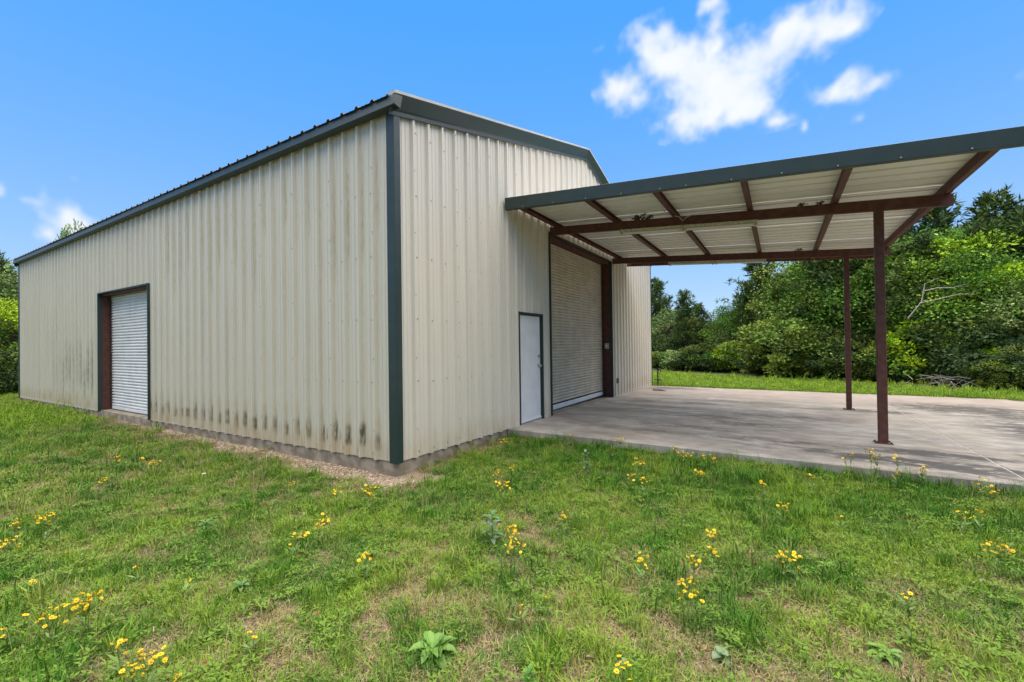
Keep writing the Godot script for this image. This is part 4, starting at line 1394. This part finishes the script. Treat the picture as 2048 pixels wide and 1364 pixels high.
func build_flowers():
	var bl := [blossom_mesh(M.petal, 9, 0.026), blossom_mesh(M.petal_old, 8, 0.022), blossom_mesh(M.petal, 10, 0.028)]
	var spots := [[-3.4,1.64,0.2,1],[-3.06,1.49,0.2,1],[-2.8,1.48,0.2,1],[-2.7,1.46,0.2,1],[-2.32,2.07,0.2,1],[-1.23,2.74,0.24,2],[-1.36,2.88,0.2,1],[-0.8,3.01,0.24,2],[-0.38,1.11,0.2,1],[0.24,1.04,0.2,1],[0.21,1.34,0.13,0],[0.77,1.54,0.2,1],[0.84,1.64,0.2,1],[0.88,1.79,0.2,1],[0.88,1.87,0.2,1],[0.23,2.61,0.13,0],[0.7,2.98,0.24,2],[0.69,2.99,0.2,1],[0.75,3.13,0.24,2],[0.47,3.24,0.13,0],[1.26,3.0,0.2,1],[1.56,3.0,0.24,2],[1.54,3.04,0.2,1],[1.66,2.92,0.13,0],[0.72,2.51,0.13,0],[1.66,2.6,0.13,0],[-0.06,3.04,0.13,0],[0.56,0.89,0.24,2],[0.67,0.97,0.2,1],[0.64,-1.42,0.24,2],[1.35,-0.48,0.2,1],[1.31,-0.21,0.2,1],[1.66,0.2,0.24,2],[2.45,0.5,0.2,1],[2.21,0.94,0.2,1],[2.28,1.03,0.2,1],[2.42,1.24,0.24,2],[1.57,1.8,0.2,1],[3.22,0.97,0.2,1],[3.5,0.79,0.2,1],[3.54,1.21,0.24,2],[1.27,-2.28,0.2,1],[2.07,-2.21,0.24,2],[2.95,-1.88,0.24,2],[2.8,-2.19,0.2,1],[3.03,-1.94,0.2,1],[2.6,-1.24,0.24,2],[2.63,-0.81,0.2,1],[2.77,-0.77,0.2,1],[3.21,-1.3,0.2,1],[2.82,1.53,0.13,0],[2.74,1.71,0.13,0],[3.39,1.94,0.2,1],[1.13,1.47,0.13,0],[0.8,-2.24,0.13,0],[2.04,-1.99,0.13,0],[3.17,-1.96,0.2,1],[3.3,-1.9,0.2,1],[3.26,-1.26,0.2,1],[3.82,-1.18,0.2,1],[4.0,-0.61,0.2,1],[4.26,-1.69,0.2,1],[4.41,-0.74,0.13,0],[3.55,0.28,0.2,1],[3.58,0.57,0.2,1],[3.99,0.42,0.2,1],[4.06,0.4,0.2,1],[4.6,0.47,0.13,0],[5.2,-0.32,0.24,2],[5.24,-1.12,0.2,1],[5.35,-1.16,0.2,1],[5.6,-2.12,0.2,1],[5.65,-1.93,0.2,1],[5.25,-2.3,0.22,1],[5.01,-2.17,0.2,1],[4.82,-2.3,0.37,1],[4.86,-2.3,0.32,1],[5.03,-2.3,0.34,1],[4.59,-2.3,0.3,0],[4.65,-2.3,0.32,0],[5.68,-2.3,0.21,0],[4.55,0.81,0.13,0],
		[2.6,-17.9,0.35,2],[2.75,-18.0,0.3,1],[4.9,-16.9,0.35,2],[5.05,-16.8,0.3,1],[7.9,-15.5,0.2,1],[9.1,-14.7,0.3,2],[9.6,-14.4,0.25,1]]
	var r := RandomNumberGenerator.new()
	r.seed = 31
	var flowers := []
	for s in spots:
		var x: float = s[0]
		var z: float = s[1]
		var where := "mid lawn"
		if z < -12.0: where = "at the far edge of the rear lawn"
		elif z < -1.7 and x > 0.2: where = "along the front edge of the slab"
		elif z < -0.3: where = "in the grass between corner and slab"
		elif x < -1.5: where = "in the lawn facing the long wall"
		elif z < 1.2 and x < 1.0: where = "near the sandy patch at the corner"
		elif x < 1.8 and z > 2.4: where = "in the left foreground grass"
		elif x > 3.0: where = "in the right foreground grass"
		var what: String = ["tiny yellow wildflower", "small-headed yellow wildflower", "large yellow wildflower clump"][s[3]]
		var t := thing("wildflower", what + " " + where, "flower", Vector3(x, ground_y(x, z), z), "yellow wildflowers " + where)
		flowers.append(t)
		t.rotation.y = r.randf() * TAU
		var h: float = s[2]
		var heads: int = [r.randi_range(2, 4), r.randi_range(8, 12), r.randi_range(18, 26)][s[3]]
		var wide: float = [0.02, 0.04, 0.075][s[3]]
		var st := MB.new()
		var fork := Vector3(r.randfn(0, 0.01), h * 0.62, r.randfn(0, 0.01))
		st.tube(PackedVector3Array([Vector3(0, -0.01, 0), fork * 0.5 + Vector3(0.004, 0, 0), fork]), PackedFloat32Array([0.0032, 0.0028, 0.0022]), 5, false)
		var tips := []
		for k in heads:
			var a := k * 2.4
			var q := sqrt((k + 0.5) / heads) * wide
			var tip := Vector3(cos(a) * q, h * [1.0, 0.88, 0.95, 0.8][k % 4] + r.randfn(0, 0.012), sin(a) * q) + Vector3(r.randfn(0, 0.006), 0, r.randfn(0, 0.006))
			tips.append(tip)
			st.tube(PackedVector3Array([fork, fork.lerp(tip, 0.6) + Vector3(tip.x, 0, tip.z) * 0.2, tip]), PackedFloat32Array([0.0018, 0.0014, 0.0012]), 4, false)
		part("stem", st, M.stem, t)
		var lf := MB.new()
		for k in r.randi_range(5, 9):
			var a := r.randf() * TAU
			var d := Vector3(cos(a), r.randf_range(0.2, 0.9), sin(a)).normalized()
			lf.col = Color(0.13, 0.23, 0.05) * r.randf_range(0.8, 1.3)
			lf.leaf(Vector3(0, h * 0.5 * r.randf(), 0), d, d.cross(Vector3.UP).normalized(), r.randf_range(0.04, 0.09), r.randf_range(0.012, 0.022))
		part("leaves", lf, M.weed, t)
		for tip in tips:
			var o := put("blossom", bl[r.randi() % 3], t)
			o.position = tip
			o.rotation = Vector3(r.randfn(0, 0.45), r.randf() * TAU, r.randfn(0, 0.45))
			o.scale = Vector3.ONE * r.randf_range(0.7, 1.2)
	tell_apart(flowers)
	# broad-leaved plants
	leafy("leafy_weed", "big light green leaf rosette at the bottom edge of the lawn", Vector3(2.46, 0, 2.12), 26, 0.17, 0.055, 0.55, 0.04, [Color(0.10, 0.22, 0.03), Color(0.13, 0.26, 0.04)], 3)
	leafy("leafy_weed", "upright grey green weed in front of the slab", Vector3(1.96, 0, -1.2), 22, 0.11, 0.035, 0.8, 0.26, [Color(0.11, 0.20, 0.08), Color(0.13, 0.23, 0.10)], 4)
	leafy("leafy_weed", "tall blue green weed beside yellow flowers mid lawn", Vector3(2.02, 0, 0.93), 16, 0.13, 0.04, 0.7, 0.24, [Color(0.12, 0.21, 0.12), Color(0.10, 0.19, 0.10)], 5)
	leafy("leafy_weed", "low round-leaved weed in the right foreground", Vector3(3.72, 0, 1.42), 9, 0.07, 0.05, 0.6, 0.05, [Color(0.14, 0.22, 0.11)], 6)
	leafy("leafy_weed", "small pale weed left of the round-leaved one", Vector3(3.33, 0, 1.72), 9, 0.06, 0.032, 0.6, 0.03, [Color(0.16, 0.24, 0.10)], 7)
	leafy("leafy_weed", "bright green dandelion-like weed in the right foreground", Vector3(4.42, 0, 0.98), 18, 0.12, 0.03, 0.45, 0.03, [Color(0.12, 0.26, 0.03)], 8)
	leafy("leafy_weed", "bright green dandelion-like weed mid right lawn", Vector3(4.25, 0, 0.1), 14, 0.10, 0.028, 0.5, 0.03, [Color(0.13, 0.27, 0.03)], 9)
	leafy("leafy_weed", "green weed with lobed leaves in the left foreground", Vector3(0.97, 0, 2.3), 16, 0.10, 0.035, 0.6, 0.05, [Color(0.07, 0.17, 0.03)], 10)
	leafy("leafy_weed", "leafy green weed below the small white flower", Vector3(-0.3, 0, 1.95), 16, 0.11, 0.03, 0.6, 0.08, [Color(0.08, 0.20, 0.03)], 11)
	leafy("leafy_weed", "pointed green weed in the bottom middle of the lawn", Vector3(3.0, 0, 2.08), 16, 0.07, 0.02, 0.9, 0.08, [Color(0.10, 0.24, 0.03)], 12)
	# white flower on a thin stalk
	var wf := thing("white_flower", "single small white flower on a thin stalk in the lawn", "flower", Vector3(-1.27, ground_y(-1.27, 1.55), 1.55))
	var ws := MB.new()
	ws.tube(PackedVector3Array([Vector3(0, -0.01, 0), Vector3(0.005, 0.12, 0), Vector3(0.0, 0.27, 0.0)]), PackedFloat32Array([0.004, 0.003, 0.002]), 5)
	part("stem", ws, M.stem, wf)
	var wb := put("blossom", blossom_mesh(M.white_petal, 6, 0.05), wf)
	wb.position = Vector3(0, 0.272, 0)

func leafy(called: String, label: String, at: Vector3, n: int, l: float, w: float, up: float, stem: float, tones: Array, seed_: int):
	var r := RandomNumberGenerator.new()
	r.seed = seed_
	var t := thing(called, label, "weed", Vector3(at.x, ground_y(at.x, at.z) + 0.004, at.z), "broad-leaved weeds in the lawn")
	var st := MB.new()
	st.tube(PackedVector3Array([Vector3(0, -0.02, 0), Vector3(0.004, stem * 0.5, 0), Vector3(0, stem + 0.004, 0)]), PackedFloat32Array([0.006, 0.005, 0.003]), 6)
	part("stem", st, M.stem, t)
	for k in n:
		var b := MB.new()
		var a := k * 2.39996 + r.randfn(0, 0.2)
		var f := float(k) / n
		var ll := l * r.randf_range(0.75, 1.15) * (1.0 - 0.35 * f)
		var elev := up * (0.5 + 0.9 * f) + r.randfn(0, 0.1)
		var d := Vector3(cos(a), 0, sin(a))
		var s := Vector3(-sin(a), 0, cos(a))
		var c: Color = tones[r.randi() % tones.size()]
		b.col = Color(c.r, c.g, c.b) * r.randf_range(0.85, 1.2)
		var p := Vector3(0, stem * f, 0)
		var pts := [p]
		var e := elev
		for i in 4:
			pts.append(pts[i] + (d * cos(e) + Vector3.UP * sin(e)) * ll * 0.25)
			e -= 0.33
		var wd := [0.12, 0.75, 1.0, 0.7, 0.0]
		for i in 4:
			var u := Vector3.UP * w * 0.18
			b.quad(pts[i] , pts[i] + s * w * 0.5 * wd[i] + u * wd[i], pts[i + 1] + s * w * 0.5 * wd[i + 1] + u * wd[i + 1], pts[i + 1])
			b.quad(pts[i] - s * w * 0.5 * wd[i] + u * wd[i], pts[i], pts[i + 1], pts[i + 1] - s * w * 0.5 * wd[i + 1] + u * wd[i + 1])
		part("leaf", b, M.weed, t)

# ------------------------------------------------------------------ grass
func tuft(seed_: int, blades: int, rad: float, h0: float, h1: float, w: float, lay: float) -> ArrayMesh:
	var r := RandomNumberGenerator.new()
	r.seed = seed_
	var b := MB.new()
	for i in blades:
		var a := r.randf() * TAU
		var q := sqrt(r.randf()) * rad
		var p := Vector3(cos(a) * q, -0.008, sin(a) * q)
		var a2 := a + r.randfn(0, 0.9)
		var out := Vector3(cos(a2), 0, sin(a2))
		var side := Vector3(-sin(a2), 0, cos(a2)).rotated(Vector3.UP, r.randfn(0, 0.5))
		var h := r.randf_range(h0, h1)
		var le := lay * r.randf_range(0.4, 1.3)
		var m := p + Vector3.UP * h * 0.55 * (1.0 - le * 0.3) + out * h * 0.3 * le
		var t := p + Vector3.UP * h * maxf(0.12, 1.0 - le * 0.62) + out * h * 0.95 * le
		var j := r.randf_range(0.72, 1.28)
		b.col = Color(j * r.randf_range(0.85, 1.25), j, j * r.randf_range(0.7, 1.2))
		var ww := w * r.randf_range(0.7, 1.3)
		b.quad(p - side * ww * 0.5, p + side * ww * 0.5, m + side * ww * 0.42, m - side * ww * 0.42)
		b.tri(m - side * ww * 0.42, m + side * ww * 0.42, t)
	return b.mesh(M.grass)

func clover(seed_: int) -> ArrayMesh:
	var r := RandomNumberGenerator.new()
	r.seed = seed_
	var b := MB.new()
	for i in 9:
		var a := r.randf() * TAU
		var q := sqrt(r.randf()) * 0.06
		var p := Vector3(cos(a) * q, r.randf_range(0.015, 0.05), sin(a) * q)
		for k in 3:
			var a2 := a + TAU * k / 3.0 + r.randf()
			var d := Vector3(cos(a2), r.randf_range(-0.1, 0.6), sin(a2)).normalized()
			var j := r.randf_range(0.8, 1.25)
			b.col = Color(j, j, j)
			b.leaf(p, d, d.cross(Vector3.UP).normalized(), r.randf_range(0.018, 0.034), r.randf_range(0.010, 0.016))
	return b.mesh(M.grass)

func build_grass():
	var kinds := [tuft(1, 24, 0.055, 0.04, 0.095, 0.0045, 0.75), tuft(2, 24, 0.06, 0.04, 0.11, 0.0045, 0.9), tuft(3, 18, 0.04, 0.08, 0.17, 0.005, 0.55), tuft(4, 22, 0.07, 0.03, 0.08, 0.0055, 1.15), clover(5)]
	var dry := tuft(6, 16, 0.09, 0.04, 0.09, 0.0042, 1.6)
	var tr := []
	var co := []
	for k in 6:
		tr.append([])
		co.append([])
	var r := RandomNumberGenerator.new()
	r.seed = 12
	var eye := Vector2(3.995, 3.812)
	var fwd := Vector2(-0.522, -0.853)
	# areas: [x0, x1, z0, z1, spacing, blade scale]
	var areas := [[-2.2, 7.0, -2.5, 3.4, 0.037, 1.0], [-9.0, -2.2, 0.0, 4.2, 0.062, 1.3], [-21.0, -9.0, -1.2, 4.5, 0.115, 1.9], [-3.0, 13.0, -20.5, -12.15, 0.115, 1.8]]
	for A in areas:
		var x: float = A[0]
		while x < A[1]:
			var z: float = A[2]
			while z < A[3]:
				var xx: float = x + r.randf_range(-0.6, 0.6) * A[4]
				var zz: float = z + r.randf_range(-0.6, 0.6) * A[4]
				z += A[4]
				if in_plan(xx, zz): continue
				if sand_at(xx, zz) > r.randf_range(0.25, 1.25): continue
				var d := Vector2(xx, zz) - eye
				if d.normalized().dot(fwd) < 0.52 and d.length() > 1.5: continue
				if zz < -11.0 and tree_line(xx, zz) < -0.2: continue
				var b := bare(xx, zz)
				var pick := r.randf()
				var keep := 1.0 - smoothstep(0.30, 0.82, b) * 0.93
				var sc: float = A[5] * r.randf_range(0.75, 1.25)
				var lush := noise_c.get_noise_2d(xx * 14.0, zz * 14.0)
				if zz > -11.0 and xx > -9.0:
					if absf(zz + 1.9) < 0.7 and xx > 1.0: lush += 0.3
				var g: Color
				var k := 0
				if pick < keep:
					var q := r.randf()
					k = 0 if q < 0.34 else (1 if q < 0.64 else (3 if q < 0.84 else (2 if q < 0.84 + 0.09 + 0.10 * maxf(0.0, lush) else 4)))
					var hue := noise_b.get_noise_2d(xx * 30.0 + 70.0, zz * 30.0) + r.randfn(0, 0.22)
					g = Color(0.080, 0.215, 0.028).lerp(Color(0.225, 0.360, 0.045), clampf(0.42 + hue * 1.5 - 0.35 * lush, 0.0, 1.0))
					g = g.lerp(Color(0.42, 0.37, 0.17), clampf((b - 0.32) * 1.3 + r.randfn(0, 0.08), 0.0, 0.7))
					if zz < -11.0 or xx < -9.0: g = g.lerp(Color(0.28, 0.44, 0.045), 0.7)
					if k == 4: g = Color(0.15, 0.26, 0.04)
					if k == 2: sc *= r.randf_range(0.7, 1.25) + 0.5 * maxf(0.0, lush)
				elif r.randf() < 0.55 * (1.0 - smoothstep(0.85, 1.0, b)) + 0.06:
					k = 5
					g = Color(0.46, 0.37, 0.23).lerp(Color(0.26, 0.20, 0.11), r.randf())
					sc *= 0.9
				else: continue
				var bs := Basis(Vector3.UP, r.randf() * TAU).scaled(Vector3(sc, sc * r.randf_range(0.8, 1.15), sc))
				tr[k].append(Transform3D(bs, Vector3(xx, ground_y(xx, zz), zz)))
				co[k].append(g)
			x += A[4]
	# dry straw lying through the green
	for i in 14000:
		var xx := r.randf_range(-3.0, 6.8)
		var zz := r.randf_range(-2.45, 3.3)
		if in_plan(xx, zz) or r.randf() > 0.25 + bare(xx, zz) or sand_at(xx, zz) > 0.6: continue
		var bs := Basis(Vector3.UP, r.randf() * TAU).scaled(Vector3.ONE * r.randf_range(0.7, 1.1))
		tr[5].append(Transform3D(bs, Vector3(xx, ground_y(xx, zz) + 0.004, zz)))
		co[5].append(Color(0.54, 0.44, 0.29).lerp(Color(0.24, 0.18, 0.10), r.randf()))
	# thin seed stalks and long arching blades standing above the rest
	var st := []
	var sc2 := []
	for i in 1500:
		var xx := r.randf_range(-4.0, 6.8)
		var zz := r.randf_range(-2.45, 3.3)
		if in_plan(xx, zz) or noise_c.get_noise_2d(xx * 22.0, zz * 22.0) < r.randf_range(-0.3, 0.35): continue
		var k2 := r.randf_range(0.6, 1.25)
		st.append(Transform3D(Basis(Vector3.UP, r.randf() * TAU).scaled(Vector3(k2, k2 * r.randf_range(0.8, 1.2), k2)), Vector3(xx, ground_y(xx, zz), zz)))
		sc2.append(Color(0.20, 0.30, 0.06).lerp(Color(0.42, 0.37, 0.18), r.randf()))
	multi("seed_stalks", "thin seed stalks and long blades standing above the lawn", "grass", tuft(8, 4, 0.03, 0.14, 0.27, 0.0036, 0.45), st, sc2)
	var names := ["lawn_grass", "lawn_grass", "grass_tufts", "lawn_grass", "clover", "dry_grass"]
	var labels := ["short green lawn grass around the building", "short arching green lawn grass around the building", "taller green grass tufts in the lawn", "flat spreading green lawn grass", "small clover leaves in the lawn", "dry straw coloured grass in the lawn"]
	for k in 6:
		multi(names[k], labels[k], "grass" if k != 4 else "clover", dry if k == 5 else kinds[k], tr[k], co[k])
	# crumbs of dirt and small stones in the bare strip
	var pb := MB.new()
	pb.col = Color(1, 1, 1)
	pb.tube(PackedVector3Array([Vector3(-0.012, 0.002, 0), Vector3(-0.006, 0.004, 0.001), Vector3(0.005, 0.005, -0.001), Vector3(0.012, 0.002, 0)]), PackedFloat32Array([0.003, 0.009, 0.0075, 0.002]), 6)
	var pt := []
	var pc := []
	for i in 5200:
		var xx := r.randf_range(-6.5, 0.6)
		var zz := r.randf_range(0.02, 1.0)
		if in_plan(xx, zz) or sand_at(xx, zz) < r.randf_range(0.1, 0.9): continue
		pt.append(Transform3D(Basis(Vector3.UP, r.randf() * TAU).scaled(Vector3.ONE * r.randf_range(0.4, 1.7)), Vector3(xx, ground_y(xx, zz), zz)))
		pc.append(Color(0.58, 0.47, 0.37).lerp(Color(0.26, 0.19, 0.13), pow(r.randf(), 1.5)))
	multi("dirt_crumbs", "crumbs of dirt and small stones along the long wall", "gravel", pb.mesh(M.grass), pt, pc)
	# dead leaves on the ground
	var lb := MB.new()
	lb.col = Color(1, 1, 1)
	lb.leaf(Vector3(-0.03, 0.004, 0), Vector3(1, 0.1, 0).normalized(), Vector3(0, 0, 1), 0.05, 0.022, 0.3)
	var lm := lb.mesh(M.grass)
	var lt := []
	var lc := []
	for i in 620:
		var xx := r.randf_range(-1.0, 6.6)
		var zz := r.randf_range(-1.6, 3.2)
		if in_plan(xx, zz) or r.randf() > 0.15 + bare(xx, zz) * 1.3: continue
		var bs := Basis.from_euler(Vector3(r.randfn(0, 0.35), r.randf() * TAU, r.randfn(0, 0.35))).scaled(Vector3.ONE * r.randf_range(0.5, 1.25))
		lt.append(Transform3D(bs, Vector3(xx, ground_y(xx, zz) + r.randf_range(0.006, 0.03), zz)))
		lc.append([Color(0.26, 0.13, 0.06), Color(0.33, 0.22, 0.13), Color(0.40, 0.33, 0.25), Color(0.18, 0.09, 0.04)][r.randi() % 4])
	multi("dead_leaves", "brown dead leaves lying in the lawn", "leaf litter", lm, lt, lc)

func multi(called: String, label: String, category: String, mesh: Mesh, tr: Array, co: Array):
	var mm := MultiMesh.new()
	mm.transform_format = MultiMesh.TRANSFORM_3D
	mm.use_colors = true
	mm.mesh = mesh
	mm.instance_count = tr.size()
	for i in tr.size():
		mm.set_instance_transform(i, tr[i])
		mm.set_instance_color(i, co[i])
	var o := MultiMeshInstance3D.new()
	o.multimesh = mm
	o.name = numbered(called)
	add_child(o)
	meta(o, label, category)
	o.set_meta("kind", "stuff")
	print(called, " ", tr.size())
